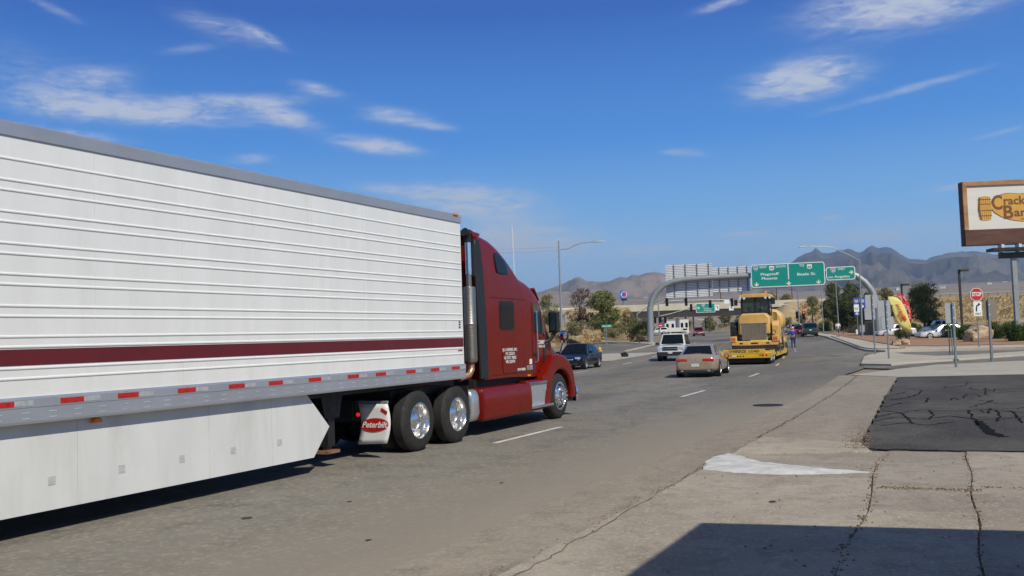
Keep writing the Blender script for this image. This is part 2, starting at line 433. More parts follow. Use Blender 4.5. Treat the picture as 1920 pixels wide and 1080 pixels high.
# near sidewalk: separate slabs with open joints between them
bed = st(slabpoly('sidewalk', [(-3.42, -12), (6, -12), (6, 15.2), (-1.6, 15.0), (-3.42, 15.9)], C_TAN, .004, .1)); bed['label'] = 'cracked concrete sidewalk in front of the camera'
def slab(pts, mat=C_LIGHT, top=.03):
    o = slabpoly('slab', pts, mat, top, .05, bed, bevel=.008); return o
jit = lambda a: random.uniform(-a, a)
def edge(p, q, n=8, a=.012):
    return [(p[0] + (q[0] - p[0]) * i / n + (jit(a) if 0 < i < n else 0), p[1] + (q[1] - p[1]) * i / n + (jit(a) if 0 < i < n else 0)) for i in range(n)]
def rough_slab(P, **k):
    pts = []
    for i in range(len(P)): pts += edge(P[i], P[(i + 1) % len(P)])
    return slab(pts, **k)
A = lambda y: -1.05 - (y - 7.4) * .037 - (.05 * math.sin(y * 1.1) if y > 8 else 0)        # joint between first and second column
B = lambda y: -.075 - max(0, y - 7.7) * .030 + .02 * math.sin(y * 2.1)
def col(x0f, x1f, ybreaks, g=.006, **k):
    for y0, y1 in zip(ybreaks[:-1], ybreaks[1:]):
        yy = [y0 + g + (y1 - y0 - 2 * g) * i / 7 for i in range(8)]
        L = [(x0f(y) + g + jit(.006), y) for y in yy]; Rr = [(x1f(y) - g + jit(.006), y) for y in yy[::-1]]
        slab(L + Rr, **k)
K = lambda y: -3.40
col(K, A, [-12, -6, 0, 4.5, 9.0 + 3.02, 14.05], top=.028)
col(A, B, [-12, -5, 0.5, 5.6, 10.05, 11.45, 14.85])
col(B, lambda y: 1.5, [-12, -6, -1, 4, 7.9, 11.72, 14.95])
col(lambda y: 1.5, lambda y: 4.0, [-12, -6, 0, 6, 10.5, 14.95])
# pale apron strip before the driveway and the white flared patch at the kerb corner
rough_slab([(-3.40, 14.12), (-1.52, 14.78), (-1.80, 15.85), (-3.42, 16.5)], mat=C_LIGHT, top=.032)
WP = M('patch_mortar', (.56, .55, .53), .85, var=.16, vs_=5, bump=.8, bs=12, dirt=.6, dirtcol=(.33, .31, .28))
wp = [(-3.36, 12.42), (-3.53, 13.1), (-3.55, 13.72), (-3.46, 14.15), (-3.30, 14.02), (-3.05, 13.55), (-2.6, 13.17), (-2.0, 12.90), (-1.27, 12.57), (-1.75, 12.36), (-2.3, 12.16), (-2.9, 12.2)]
wq = []
for i_, p_ in enumerate(wp):
    q_ = wp[(i_ + 1) % len(wp)]
    for k_ in range(5): wq.append((p_[0] + (q_[0] - p_[0]) * k_ / 5 + jit(.014), p_[1] + (q_[1] - p_[1]) * k_ / 5 + jit(.03)))
wp = wq
b = MB(); n = len(wp); cxy = (-2.75, 12.85)
b.v = [(x, y, .030) for x, y in wp] + [(cxy[0] + (x - cxy[0]) * .75, cxy[1] + (y - cxy[1]) * .75, .05 + jit(.006)) for x, y in wp] + [(cxy[0], cxy[1], .055)]
b.f = [(i, (i + 1) % n, n + (i + 1) % n, n + i) for i in range(n)] + [(n + i, n + (i + 1) % n, 2 * n) for i in range(n)]
o = b.build('mortar_patch', WP, bed, smooth=50, fix=True); o['label'] = 'white mortar patch flaring from the kerb corner'
# driveway: dark cracked asphalt patch and the concrete beyond it
dr = st(slabpoly('driveway', edge((-1.73, 15.02), (-2.26, 25.6), 40, .05) + edge((-2.26, 25.6), (-2.77, 36.9), 30, .06) + [(-2.77, 36.9), (1.22, 37.75), (14, 40), (14, 14.95)] + edge((14, 14.95), (-1.73, 15.02), 70, .035), A_DARK, .022, .1)); dr['label'] = 'patched dark asphalt driveway crossed by tar filled cracks'
apron = st(slabpoly('driveway', [(-3.42, 16.5), (-1.80, 15.9), (-2.32, 25.6), (-2.83, 36.9), (-2.83, 38.9), (-4.30, 38.9), (-3.72, 28), (-3.46, 20)], C_TAN, .018, .1)); apron['label'] = 'tan concrete apron between kerb and dark driveway'
st(slabpoly('sidewalk', [(-4.6, 38.9), (-2.83, 37.0), (1.22, 37.85), (14, 40.2), (14, 53), (1.72, 51.2), (-1.89, 48.2), (-3.2, 44.2)], C_FAR, .03, .1))['label'] = 'pale concrete beyond the dark driveway'
# tar-sealed cracks across the driveway: ribbons of sealant
def crack(pts, wd, name='crack_sealant', parent=dr, mat=TAR, z=.027):
    P = [Vector((x, y, 0)) for x, y in pts]; fine = []
    for a, c in zip(P[:-1], P[1:]):
        m = max(3, int((c - a).length / .18))
        for i in range(m): fine.append(a.lerp(c, i / m) + Vector((jit(.035), jit(.06), 0)))
    fine.append(P[-1]); b = MB()
    for i, p in enumerate(fine):
        d = (fine[min(i + 1, len(fine) - 1)] - fine[max(i - 1, 0)]).normalized(); s = Vector((-d.y, d.x, 0)) * wd * random.uniform(.5, 1.2)
        b.v += [(p.x + s.x, p.y + s.y, z), (p.x - s.x, p.y - s.y, z)]
    for i in range(len(fine) - 1): b.f.append((2 * i, 2 * i + 1, 2 * i + 3, 2 * i + 2))
    return b.build(name, mat, parent)
crpx = [[(1650, 772), (1690, 776), (1730, 770), (1790, 773), (1850, 770), (1920, 776)], [(1640, 792), (1680, 785), (1730, 788), (1780, 782), (1840, 790), (1920, 784)], [(1652, 800), (1700, 795), (1740, 800), (1790, 794)], [(1816, 771), (1822, 785), (1830, 793), (1836, 802)], [(1870, 771), (1876, 782), (1868, 793)], [(1668, 752), (1700, 748), (1722, 741), (1728, 733), (1700, 732)], [(1660, 765), (1690, 758), (1735, 757), (1742, 748)], [(1690, 776), (1702, 786), (1712, 796)], [(1740, 771), (1750, 780), (1742, 789)], [(1896, 773), (1908, 784), (1916, 796)], [(1648, 783), (1672, 778), (1690, 776)], [(1656, 745), (1680, 741), (1700, 736)]]
for pts in crpx: crack([tuple(at(*p)[:2]) for p in pts], .026)
crack([tuple(at(*p)[:2]) for p in [(1834, 792), (1846, 803), (1858, 816), (1884, 822)]], .10)
crack([(-1.74, 15.06), (0, 15.05), (4, 15.0), (10, 15.0)], .05)
crack([(-3.52, 16.5), (-3.55, 20), (-3.66, 24), (-3.80, 28), (-3.98, 32), (-4.2, 36), (-4.32, 38.6)], .013, 'joint_crack', apron, M('joint_brown', (.15, .12, .09), .95, var=.4, vs_=5), .024)
rk = random.Random(5)
for _ in range(9):
    x, y = rk.uniform(-1.4, 1.2), rk.uniform(18, 31); pts = [(x, y)]
    for _ in range(rk.randint(3, 5)): x += rk.uniform(-.15, .55); y += rk.uniform(-1.2, 1.6); pts.append((x, y))
    crack(pts, .02)
# grit and dry leaves caught in the joints
GR = M('grit', (.16, .115, .07), .95, var=.5, vs_=8)
b = MB()
def bits(n, fn):
    for _ in range(n):
        x, y = fn(); s = random.uniform(.006, .02); a = random.uniform(0, 6.28); z = .031
        b.add([(x + s * math.cos(a + k * 2.1), y + 1.4 * s * math.sin(a + k * 2.1), z) for k in range(3)] + [(x, y, z + s * .6)], [(0, 1, 3), (1, 2, 3), (2, 0, 3)])
bits(260, lambda: (lambda y: (A(y) + random.gauss(0, .03), y))(random.uniform(6.5, 14.8)))
bits(170, lambda: (lambda y: (B(y) + random.gauss(0, .02), y))(random.uniform(6.5, 14.8)))
bits(260, lambda: (random.uniform(-1.15, -.1), 11.45 + random.gauss(0, .06)))
bits(120, lambda: (random.uniform(-.1, 1.5), 11.72 + random.gauss(0, .03)))
bits(140, lambda: (random.uniform(-3.3, 1.5), random.uniform(6, 14.8)))
bits(500, lambda: (lambda y: (-1.77 - (y - 15) * .05 + abs(random.gauss(0, .12)) * random.choice((-1, 1)), y))(15 + abs(random.gauss(0, 1.6))))
bits(120, lambda: (-3.42 + random.gauss(0, .05), random.uniform(6, 16)))
o = b.build('grit', GR); tag(o, 'dry leaf litter and grit in the sidewalk joints', 'litter', kind='stuff')
# manhole cover
b = MB().lathe([(.36, 0), (.36, .012), (.30, .012), (.29, .006), (.0001, .006)], 28, axis='z'); mh = b.build('manhole_cover', M('cast_iron', (.04, .037, .034), .6, .6, var=.3, vs_=9), smooth=30)
mh.location = at(1440, 760, .003); tag(mh, 'round dark manhole cover in the right hand lane', 'manhole cover')
# stains and tyre marks
SP = M('oil_spot', (.06, .055, .048), .9, var=.3, spec=.1)
for px, py, s in ((460, 971, .06), (655, 940, .03), (690, 1012, .03), (940, 905, .03), (1448, 940, .045)):
    p = at(px, py, .0335 if px > 1200 else .006); b = MB()
    b.poly([(p.x + s * math.cos(k * .7) * random.uniform(.5, 1.2) , p.y + s * 1.3 * math.sin(k * .7) * random.uniform(.6, 1.2), p.z) for k in range(9)]); b.build('oil_stain', SP, road)

crack([(-3.24, 6.0), (-3.27, 7.5), (-3.33, 9.4), (-3.39, 11.4), (-3.45, 12.8), (-3.47, 14.0)], .007, 'joint_crack', bed, M('joint_dirt', (.15, .122, .092), .95, var=.4, vs_=5), .034)
# asphalt widening out to the corner sidewalk past the driveway
rx = [(p.y, p.x) for p in (at(*q) for q in ((1560, 704), (1590, 696), (1612, 688), (1619, 674), (1632, 667), (1640, 664), (1634, 661), (1615, 657), (1600, 651.5), (1575, 642.5), (1549, 633), (1525, 628)))]
rx = [(38.0, -4.2)] + sorted(rx)
b = MB(); yw = [38 + 2.0 * i for i in range(60)]
for y in yw:
    x0 = -4.35 - shift(y) - .25; xr = max(interp0(rx, y), x0 + .05)
    for i in range(4): x = x0 + (xr + .35 - x0) * i / 3; b.v.append((x, y, hg(x, y) - .003 + .0))
for a in range(len(yw) - 1):
    for i in range(3): b.f.append((a * 4 + i, a * 4 + i + 1, (a + 1) * 4 + i + 1, (a + 1) * 4 + i))
st(b.build('turning_lane', A_ROAD))['label'] = 'asphalt turning lane widening to the corner sidewalk'
# far side of the driveway: second drive, islands, gravel bed
st(slabpoly('driveway', [tuple(at(*p)[:2]) for p in ((1618, 690), (1690, 692.5), (1765, 685), (1925, 677), (2100, 672), (2100, 657), (1925, 657), (1700, 660.5), (1655, 662), (1625, 660))], A_ROAD, .012, .1))['label'] = 'worn asphalt of the second driveway mouth'
isl = [tuple(at(*p)[:2]) for p in ((1614, 686), (1620, 672), (1634, 667), (1650, 663.5), (1668, 663), (1700, 668), (1760, 671), (1830, 668), (1925, 662), (1925, 668), (1800, 677), (1700, 684), (1672, 687))]
st(slabpoly('traffic_island', isl, C_FAR, .12, .2, bevel=.02))['label'] = 'low concrete island carrying the grey sign posts'
walk = [tuple(at(*p)[:2]) for p in ((1520, 627.5), (1546, 632), (1572, 641), (1597, 650), (1612, 656), (1626, 659), (1660, 660.5), (1700, 659), (1780, 656.5), (1925, 653.5), (2100, 651), (2100, 648), (1925, 649.5), (1780, 652), (1690, 653), (1640, 645), (1600, 637), (1565, 630), (1535, 626))]
st(slabpoly('sidewalk', walk, C_FAR, .14, .3, bevel=.02))['label'] = 'curved pale sidewalk with dark kerb by the gantry foot'
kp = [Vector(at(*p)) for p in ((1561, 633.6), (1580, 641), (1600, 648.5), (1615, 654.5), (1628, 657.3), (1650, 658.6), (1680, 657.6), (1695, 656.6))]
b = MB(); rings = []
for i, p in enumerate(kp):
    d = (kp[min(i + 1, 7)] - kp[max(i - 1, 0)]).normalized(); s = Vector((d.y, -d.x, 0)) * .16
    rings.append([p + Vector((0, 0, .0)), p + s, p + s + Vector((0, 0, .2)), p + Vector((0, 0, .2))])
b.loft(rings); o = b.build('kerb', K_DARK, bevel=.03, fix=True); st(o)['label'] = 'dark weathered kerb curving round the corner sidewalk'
grv = [tuple(at(*p)[:2]) for p in ((1560, 629), (1600, 636.3), (1640, 644), (1690, 652), (1780, 651), (1925, 648.5), (2150, 646), (2150, 630), (1925, 634), (1700, 634), (1640, 629), (1590, 626))]
st(slabpoly('gravel_bed', grv, D_RED, .15, .4))['label'] = 'reddish gravel bed around the gantry foot and flags'

# ------------------------------------------------------------------ vehicle materials
WHITE = M('trailer_white', (.725, .735, .725), .35, var=.03, vs_=1.2, bump=.16, bs=1.3, dirt=.22, dirtcol=(.50, .49, .46), stretch=(1, 2.2, .35))
WHITE2 = M('trailer_rib_white', (.74, .75, .745), .35, var=.02)
SKIRT = M('skirt_white', (.645, .655, .65), .45, var=.05, vs_=1.2, bump=.2, bs=1.1, dirt=.45, dirtcol=(.45, .44, .41), stretch=(1, 1.6, .4))
ALU = M('aluminium_rail', (.44, .46, .50), .42, .55, var=.06, vs_=3, dirt=.12, dirtcol=(.35, .34, .33), stretch=(1, .3, 1))
ALU_TOP = M('aluminium_top_rail', (.40, .42, .45), .45, .5, var=.05, vs_=2)
MAROON = M('maroon_stripe', (.115, .010, .013), .45, var=.06)
REDT = M('reflector_red', (.42, .018, .012), .35, var=.25, vs_=30)
WHT = M('reflector_white', (.62, .64, .66), .3, var=.1)
WHT_R = M('reflector_silver', (.47, .49, .50), .35, .3, var=.15, vs_=20)
DARK = M('chassis_black', (.012, .012, .013), .6, var=.3, vs_=6, dirt=.35, dirtcol=(.05, .042, .034))
RUBBER = M('tyre_rubber', (.018, .0175, .017), .8, var=.25, vs_=8, bump=.3, bs=60, dirt=.4, dirtcol=(.045, .040, .034))
CHROME = M('polished_wheel', (.80, .80, .80), .27, 1.0, var=.04, vs_=4)
CHROME2 = M('chrome', (.80, .81, .83), .08, 1.0, var=.02)
STEEL = M('brushed_steel', (.36, .34, .31), .38, .9, var=.12, vs_=10, stretch=(1, 1, 8))
RED = M('truck_red', (.150, .0075, .0024), .26, var=.07, vs_=1.5, coat=.16, spec=.16, dirt=.05, dirtcol=(.12, .02, .012))
RED_SEAM = M('seam_shadow', (.03, .004, .004), .6, var=.1)
GLASS = M('tinted_glass', (.006, .008, .011), .05, 0, var=.2, spec=.35)
GLASSG = M('green_glass', (.03, .055, .055), .05, 0, var=.15, spec=.8)
PLASTIC = M('black_plastic', (.016, .016, .017), .5, var=.2, vs_=10)
ORANGE = M('amber_lens', (.75, .20, .02), .3, var=.1)
COPPER = M('heat_tinted_pipe', (.50, .30, .19), .35, .7, var=.2, vs_=8)
RUST = M('rusty_foot', (.22, .12, .06), .85, .2, var=.4, vs_=12)
PAINTW = M('white_lettering', (.74, .73, .70), .5, var=.05)
DECALW = PAINTW

# ------------------------------------------------------------------ semi trailer
TR = thing('semi_trailer', 'long white ribbed box trailer with maroon stripe behind the red truck', 'trailer', (-9.72, 15.24, 0))
LEN = 16.15
MB().box(-1.285, 1.285, -LEN, 0, 1.36, 4.02).build('box_wall', WHITE, TR)
MB().box(-1.27, 1.27, -LEN + .02, -.02, 4.02, 4.085).build('roof', WHITE, TR, bevel=.02)
MB().box(-1.0, 1.0, -LEN + .3, -1.0, 1.05, 1.36).build('floor_frame', DARK, TR)
for s in (-1, 1):
    MB().prism([(s * 1.255, 3.955), (s * 1.302, 3.955), (s * 1.302, 4.085), (s * 1.27, 4.105), (s * 1.22, 4.105), (s * 1.22, 3.99)][::s], 'y', -LEN - .01, .012).build('top_rail', ALU_TOP, TR, fix=True)
    MB().prism([(s * 1.20, 1.135), (s * 1.300, 1.135), (s * 1.306, 1.16), (s * 1.306, 1.29), (s * 1.311, 1.295), (s * 1.311, 1.375), (s * 1.30, 1.40), (s * 1.20, 1.40)][::s], 'y', -LEN - .012, .014).build('bottom_rail', ALU, TR, fix=True)
    for z in (3.73, 3.52, 3.42, 3.21, 3.11, 2.90, 2.80, 2.60, 2.50, 2.29, 2.19, 1.99, 1.89, 1.68, 1.58):
        MB().prism([(s * 1.28, z - .017), (s * 1.289, z - .014), (s * 1.294, z - .006), (s * 1.294, z + .006), (s * 1.289, z + .014), (s * 1.28, z + .017)][::s], 'y', -LEN + .03, -.03).build('rib', WHITE2, TR, smooth=60, fix=True)
    MB().box(min(s * 1.28, s * 1.290), max(s * 1.28, s * 1.290), -LEN + .01, -.015, 1.708, 1.866).build('maroon_stripe', MAROON, TR)
    MB().prism([(-15.24 + 10.85, 1.13), (-15.24 + 11.35, .64), (-15.24 + 10.98, .24), (-11.6, .24), (-12.0, 1.13)], 'x', min(s * 1.155, s * 1.185), max(s * 1.155, s * 1.185)).build('side_skirt', SKIRT, TR, fix=True)
    MB().box(min(s * .74, s * .90), max(s * .74, s * .90), -3.55, -3.38, .30, 1.12).build('landing_leg', DARK, TR)
    MB().box(min(s * .78, s * .86), max(s * .78, s * .86), -3.52, -3.41, .24, .34).box(min(s * .70, s * .94), max(s * .70, s * .94), -3.62, -3.31, .20, .245).build('landing_foot', RUST, TR)
    MB().prism([(-3.75, 1.12), (-3.20, 1.12), (-3.30, .72), (-3.65, .72)], 'x', min(s * .90, s * .93), max(s * .90, s * .93)).build('leg_bracket', DARK, TR, fix=True)
yy = [6.9, 7.62, 8.48, 9.32, 10.06, 10.89, 11.8, 12.53, 13.4, 14.17, 14.89] + [6.1 - .82 * k for k in range(9)]
for y in yy:
    y -= 15.24
    MB().box(1.306, 1.315, y - .15, y + .13, 1.310, 1.364).build('red_reflector', REDT, TR)
    MB().box(1.306, 1.3145, y + .135, y + .34, 1.311, 1.363).build('white_reflector', WHT_R, TR)
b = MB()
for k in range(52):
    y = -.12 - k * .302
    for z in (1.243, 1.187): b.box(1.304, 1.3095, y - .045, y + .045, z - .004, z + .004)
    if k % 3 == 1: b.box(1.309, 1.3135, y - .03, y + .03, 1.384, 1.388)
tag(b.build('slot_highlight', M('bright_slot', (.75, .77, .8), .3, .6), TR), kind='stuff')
for y in (3.9, 5.45, 7.05, 8.95, 10.1):        # butt joints between the skirt sheets
    MB().box(1.1845, 1.1865, y - 15.24 - .004, y - 15.24 + .004, .245, 1.12).build('skirt_joint', M('joint_grey', (.52, .53, .525), .6), TR)
for k in range(12):                             # seams between the wall sheets
    y = -.62 - k * 1.235
    MB().box(1.2845, 1.2868, y - .005, y + .005, 1.41, 3.95).build('wall_seam', M('seam_white', (.705, .715, .705), .4), TR)
for y in (6.74, 7.62, 8.50, 9.36, 10.25, 5.9, 5.0):
    y -= 15.24
    MB().box(1.184, 1.189, y - .045, y + .045, .49, .575).build('skirt_patch', M('patch_grey', (.47, .48, .47), .6, var=.15, vs_=40), TR)
MB().prism([(-7.98 - .07, 1.07), (-7.98 + .07, 1.07), (-7.98 + .04, 1.12), (-7.98 - .04, 1.12)], 'x', 1.21, 1.25).build('side_marker', ORANGE, TR, bevel=.01, fix=True)
MB().box(1.303, 1.325, -.28, -.12, 4.07, 4.115).build('corner_marker', ORANGE, TR, bevel=.01)
MB().box(1.285, 1.2885, -.16, -.10, 2.09, 2.12).box(1.285, 1.2885, -.16, -.10, 2.135, 2.165).box(1.285, 1.2885, -.16, -.10, 2.04, 2.075).build('height_decal', M('decal_dark', (.05, .05, .06), .5), TR)
MB().box(1.285, 1.2895, -.21, -.06, 1.63, 1.655).build('rear_decal', M('decal_plum', (.25, .06, .12), .5), TR)
def dual_wheel(parent, x_out, y, s=1, r=.51, n=36):
    """two tyres side by side with a deep polished rim; x_out = outer face"""
    t = MB()
    for k in range(2):
        o = x_out - s * k * .34
        prof = [(.29, 0), (.36, -.0), (r - .09, .0), (r - .03, -.025), (r, -.06), (r, -.22), (r - .03, -.255), (r - .1, -.275), (.29, -.275)]
        t.lathe([(a, o + s * q) for a, q in prof], n, (0, y, r), closed=True)
    w_ = t.build('wheel', RUBBER, parent, smooth=40, fix=True)
    t = MB().lathe([(.302, x_out - s * .02), (.312, x_out - s * .005), (.295, x_out + s * .004), (.278, x_out - s * .02), (.262, x_out - s * .10), (.25, x_out - s * .19), (.235, x_out - s * .205), (.17, x_out - s * .19), (.145, x_out - s * .17), (.14, x_out - s * .09), (.12, x_out - s * .075), (.0005, x_out - s * .07)], 32, (0, y, r))
    for k in range(10):
        a = k * .628; t.lathe([(.018, x_out - s * .20), (.018, x_out - s * .15), (.001, x_out - s * .145)], 6, (0, y + .195 * math.cos(a), r + .195 * math.sin(a)))
    t.build('rim', CHROME, w_, smooth=35, fix=True)
    return w_
for y in (-13.6, -12.3):
    for s in (1, -1): dual_wheel(TR, s * 1.24, y, s)
    MB().tube([(-1.0, y, .51), (1.0, y, .51)], .07).build('axle', DARK, TR)
MB().box(-1.25, 1.25, -LEN - .05, -LEN + .05, .45, .56).box(-.5, -.4, -LEN - .03, -LEN + .03, .5, 1.15).box(.4, .5, -LEN - .03, -LEN + .03, .5, 1.15).build('underride_guard', DARK, TR)

# ------------------------------------------------------------------ tractor
TK = thing('truck_tractor', 'red sleeper cab truck tractor with chrome wheels and tall exhaust stack', 'truck', (-9.72, 17.0, 0))
Y0 = 17.0
ROOF = [(16.55, 3.91), (16.75, 3.90), (17.1, 3.84), (17.4, 3.74), (17.7, 3.58), (17.95, 3.42), (18.22, 3.21), (18.36, 3.12), (18.69, 3.05), (19.03, 2.92), (19.27, 2.77), (19.45, 2.54), (19.7, 2.23), (19.95, 1.92)]
def interp(tab, x):
    if x <= tab[0][0]: return tab[0][1]
    for (a, p), (c, q) in zip(tab[:-1], tab[1:]):
        if x <= c: return p + (q - p) * (x - a) / (c - a)
    return tab[-1][1]
def cw(y): return 1.0 if y < 18.8 else 1.0 - .07 * sstep(18.8, 19.95, y)
def side_x(y, z):
    zt = interp(ROOF, y); w_ = cw(y) - .05 * sstep(2.6, 3.8, z); r = .22
    if z > zt - r:
        q = min(.999, (z - (zt - r)) / r); return w_ - r + r * math.sqrt(1 - q * q)
    return w_
def cab_ring(y, zb):
    zt = interp(ROOF, y); r = .22; P = []
    for k in range(7):
        z = zb + (zt - r - zb) * k / 6; P.append((side_x(y, z), z))
    for k in range(1, 7):
        a = R(90 * k / 6); w_ = cw(y) - .05 * sstep(2.6, 3.8, zt - r); P.append((w_ - r + r * math.cos(a), zt - r + r * math.sin(a)))
    P.append((0, zt + .05))
    full = P + [(-x, z) for x, z in P[-2::-1]]
    return [(x, y - Y0, z) for x, z in full]
b = MB(); ysx = [16.56, 16.75, 16.95, 17.1, 17.3, 17.5, 17.7, 17.93, 18.1, 18.22, 18.38, 18.55, 18.69, 18.85, 19.03, 19.15, 19.27, 19.45, 19.7, 19.95]
b.loft([cab_ring(y, 1.04 - .05 * sstep(17.5, 19.2, y)) for y in ysx])
cabo = b.build('cab', RED, TK, smooth=30, fix=True)
def side_plate(name, pts, mat, off=.008, parent=TK, s=1, thick=.02):
    """plate following the flank: pts of (Y, z)"""
    n = len(pts)
    out = [(s * (side_x(y, z) + off), y - Y0, z) for y, z in pts]; inn = [(s * (side_x(y, z) - thick), y - Y0, z) for y, z in pts]
    return MB().loft([inn, out]).build(name, mat, parent, fix=True)
def side_patch(name, pts, mat, off=.008, parent=TK, s=1, rows=16, cols=8):
    """pane that bends with the flank: filled row by row between the outline's edges"""
    z0, z1 = min(p[1] for p in pts), max(p[1] for p in pts); G = []
    for i in range(rows + 1):
        z = z0 + .0005 + (z1 - z0 - .001) * i / rows; xs = []
        for (a, c), (d, e) in zip(pts, pts[1:] + pts[:1]):
            if (c - z) * (e - z) <= 0 and c != e: xs.append(a + (d - a) * (z - c) / (e - c))
        G.append([(s * (side_x(y, z) + off), y - Y0, z) for y in [min(xs) + (max(xs) - min(xs)) * j / cols for j in range(cols + 1)]])
    o = MB().loft(G, cap=False, closed=False).build(name, mat, parent, smooth=60)
    sm = o.modifiers.new('t', 'SOLIDIFY'); sm.thickness = .012; sm.offset = 0
    return o
def rp(y0, y1, z0, z1, r): return rrect(y0, y1, z0, z1, r)
for s in (1, -1):
    side_plate('window_seal', rp(17.27, 17.95, 2.0, 2.60, .09), PLASTIC, .006, s=s)
    side_plate('sleeper_window', rp(17.30, 17.92, 2.03, 2.57, .07), GLASS, .011, s=s)
    up = [(17.17, 3.55), (17.20, 3.30), (17.235, 3.17), (17.27, 3.145), (17.5, 3.14), (17.80, 3.15), (17.835, 3.18), (17.80, 3.28), (17.69, 3.41), (17.55, 3.495), (17.40, 3.545), (17.25, 3.57)]
    side_patch('upper_window', up, GLASS, .006, s=s)
    dw = side_plate('door_window', [(18.88, 2.00), (18.88, 2.52), (18.91, 2.555), (19.19, 2.56), (19.33, 2.36), (19.60, 1.95), (19.57, 1.89)], GLASSG, .010, s=s)
    MB().tube([(s * (side_x(19.3, 2.3) + .012), 19.3 - Y0, 2.44), (s * (side_x(19.3, 2.) + .012), 19.34 - Y0, 1.93)], .018, 6).build('window_bar', PLASTIC, dw)
    # door outline and roof seam: raised thin strips
    side_plate('door_seam', [(18.795, 1.02), (18.81, 1.02), (18.83, 2.6), (18.815, 2.6)], RED_SEAM, .005, s=s)
    side_plate('roof_seam', [(16.9, 2.655), (18.3, 2.64), (19.2, 2.60), (19.2, 2.612), (18.3, 2.652), (16.9, 2.667)], RED_SEAM, .005, s=s)
    side_plate('hatch', rp(17.36, 17.98, 1.13, 1.68, .04), RED, .012, s=s)
    side_plate('side_vent', rp(19.44, 19.58, 1.28, 1.62, .04), PLASTIC, .01, s=s)
    side_plate('step_badge', [(19.1, 1.115), (19.5, 1.12), (19.5, 1.135), (19.1, 1.13)], CHROME2, .012, s=s)
    MB().tube([(s * (1.0), 18.93 - Y0, 2.42), (s * 1.06, 18.95 - Y0, 2.40), (s * 1.06, 18.95 - Y0, 1.33), (s * 1.0, 18.9 - Y0, 1.30)], .016, 8).build('grab_handle', CHROME2, TK, smooth=60)
    side_plate('door_handle', rp(18.87, 19.02, 1.44, 1.50, .02), PLASTIC, .03, s=s)
    for zz in (1.25, 2.2): side_plate('door_hinge', rp(19.50, 19.56, zz - .04 - (.3 if zz > 2 else 0), zz + .04 - (.3 if zz > 2 else 0), .01), RED, .02, s=s)
    side_plate('sill_seam', [(16.9, 1.105), (18.78, 1.10), (18.78, 1.110), (16.9, 1.115)], RED_SEAM, .005, s=s)
    # rubber side extender at the back of the sleeper
    rings = []
    for z, y0, y1 in ((1.06, 16.40, 16.72), (2.0, 16.38, 16.70), (3.0, 16.34, 16.66), (3.55, 16.32, 16.64), (3.78, 16.40, 16.56)):
        xo = side_x(16.6, min(z, 3.5)) + .012
        rings.append([(s * (xo - .05), y0 - Y0, z), (s * xo, y0 - Y0, z), (s * xo, y1 - Y0, z), (s * (xo - .05), y1 - Y0, z)])
    MB().loft(rings).build('side_extender', PLASTIC, TK, bevel=.012, fix=True)
    # wing mirror
    mi = MB().loft([[(s * (1.16 + x), 19.66 - Y0 + y, z) for x, y in rrect(-.11, .12, -.10, .07, .04, 3)] for z in (1.93, 2.40)]).build('wing_mirror', PLASTIC, TK, bevel=.03, smooth=40, fix=True)
    MB().box(min(s * 1.06, s * 1.27), max(s * 1.06, s * 1.27), 19.72 - Y0, 19.745 - Y0, 1.98, 2.38).build('mirror_cap', CHROME2, mi, bevel=.02)
    MB().box(min(s * 1.07, s * 1.26), max(s * 1.07, s * 1.26), 19.552 - Y0, 19.558 - Y0, 1.98, 2.36).build('mirror_glass', M('mirror_glass', (.35, .38, .42), .05, 1.0), mi)
    MB().tube([(s * .93, 19.45 - Y0, 1.70), (s * 1.08, 19.6 - Y0, 1.78), (s * 1.18, 19.66 - Y0, 1.96)], [.05, .04, .05], 8).build('mirror_arm', PLASTIC, TK, smooth=60)
    cvx = MB().lathe([(.0005, -.075), (.06, -.07), (.115, -.03), (.12, 0), (.10, .004), (.0005, .012)], 20, (s * 1.10, 20.32 - Y0, 1.86), 'y').build('hood_mirror', PLASTIC, TK, smooth=50, fix=True)
    MB().lathe([(.0005, -.085), (.06, -.079), (.098, -.048), (.0005, -.045)], 20, (s * 1.10, 20.32 - Y0, 1.86), 'y').build('convex_glass', CHROME2, cvx, smooth=50, fix=True)
    MB().tube([(s * .98, 20.28 - Y0, 1.42), (s * 1.10, 20.32 - Y0, 1.76)], .012, 6).build('mirror_stalk', PLASTIC, TK)
    # fuel tank fairing, silver step and end cap
    prof = [(.86, .30), (1.14, .27), (1.185, .31), (1.205, .45), (1.20, .66), (1.185, .82), (1.14, .895), (.86, .895)]
    MB().prism([(s * x, z) for x, z in prof][::s], 'y', 16.13 - Y0, 18.29 - Y0).build('side_fairing', RED, TK, bevel=.035, seg=3, fix=True)
    MB().prism([(s * x, z) for x, z in [(.86, .28), (1.10, .28), (1.10, .93), (.86, .93)]][::s], 'y', 18.29 - Y0, 19.42 - Y0).build('step_recess', RED, TK, bevel=.03, fix=True)
    MB().prism([(s * x, z) for x, z in [(1.0, .40), (1.13, .40), (1.15, .62), (1.165, .84), (1.0, .84)]][::s], 'y', 18.31 - Y0, 19.12 - Y0).build('step_panel', M('step_silver', (.52, .53, .54), .45, .6, var=.08, vs_=20, bump=.4, bs=70), TK, fix=True)
    MB().box(min(s * 1.0, s * 1.22), max(s * 1.0, s * 1.22), 18.27 - Y0, 19.36 - Y0, .345, .40).build('lower_step', CHROME2, TK, bevel=.012)
    MB().box(min(s * 1.0, s * 1.19), max(s * 1.0, s * 1.19), 18.25 - Y0, 19.14 - Y0, .845, .90).build('upper_step', CHROME2, TK, bevel=.012)
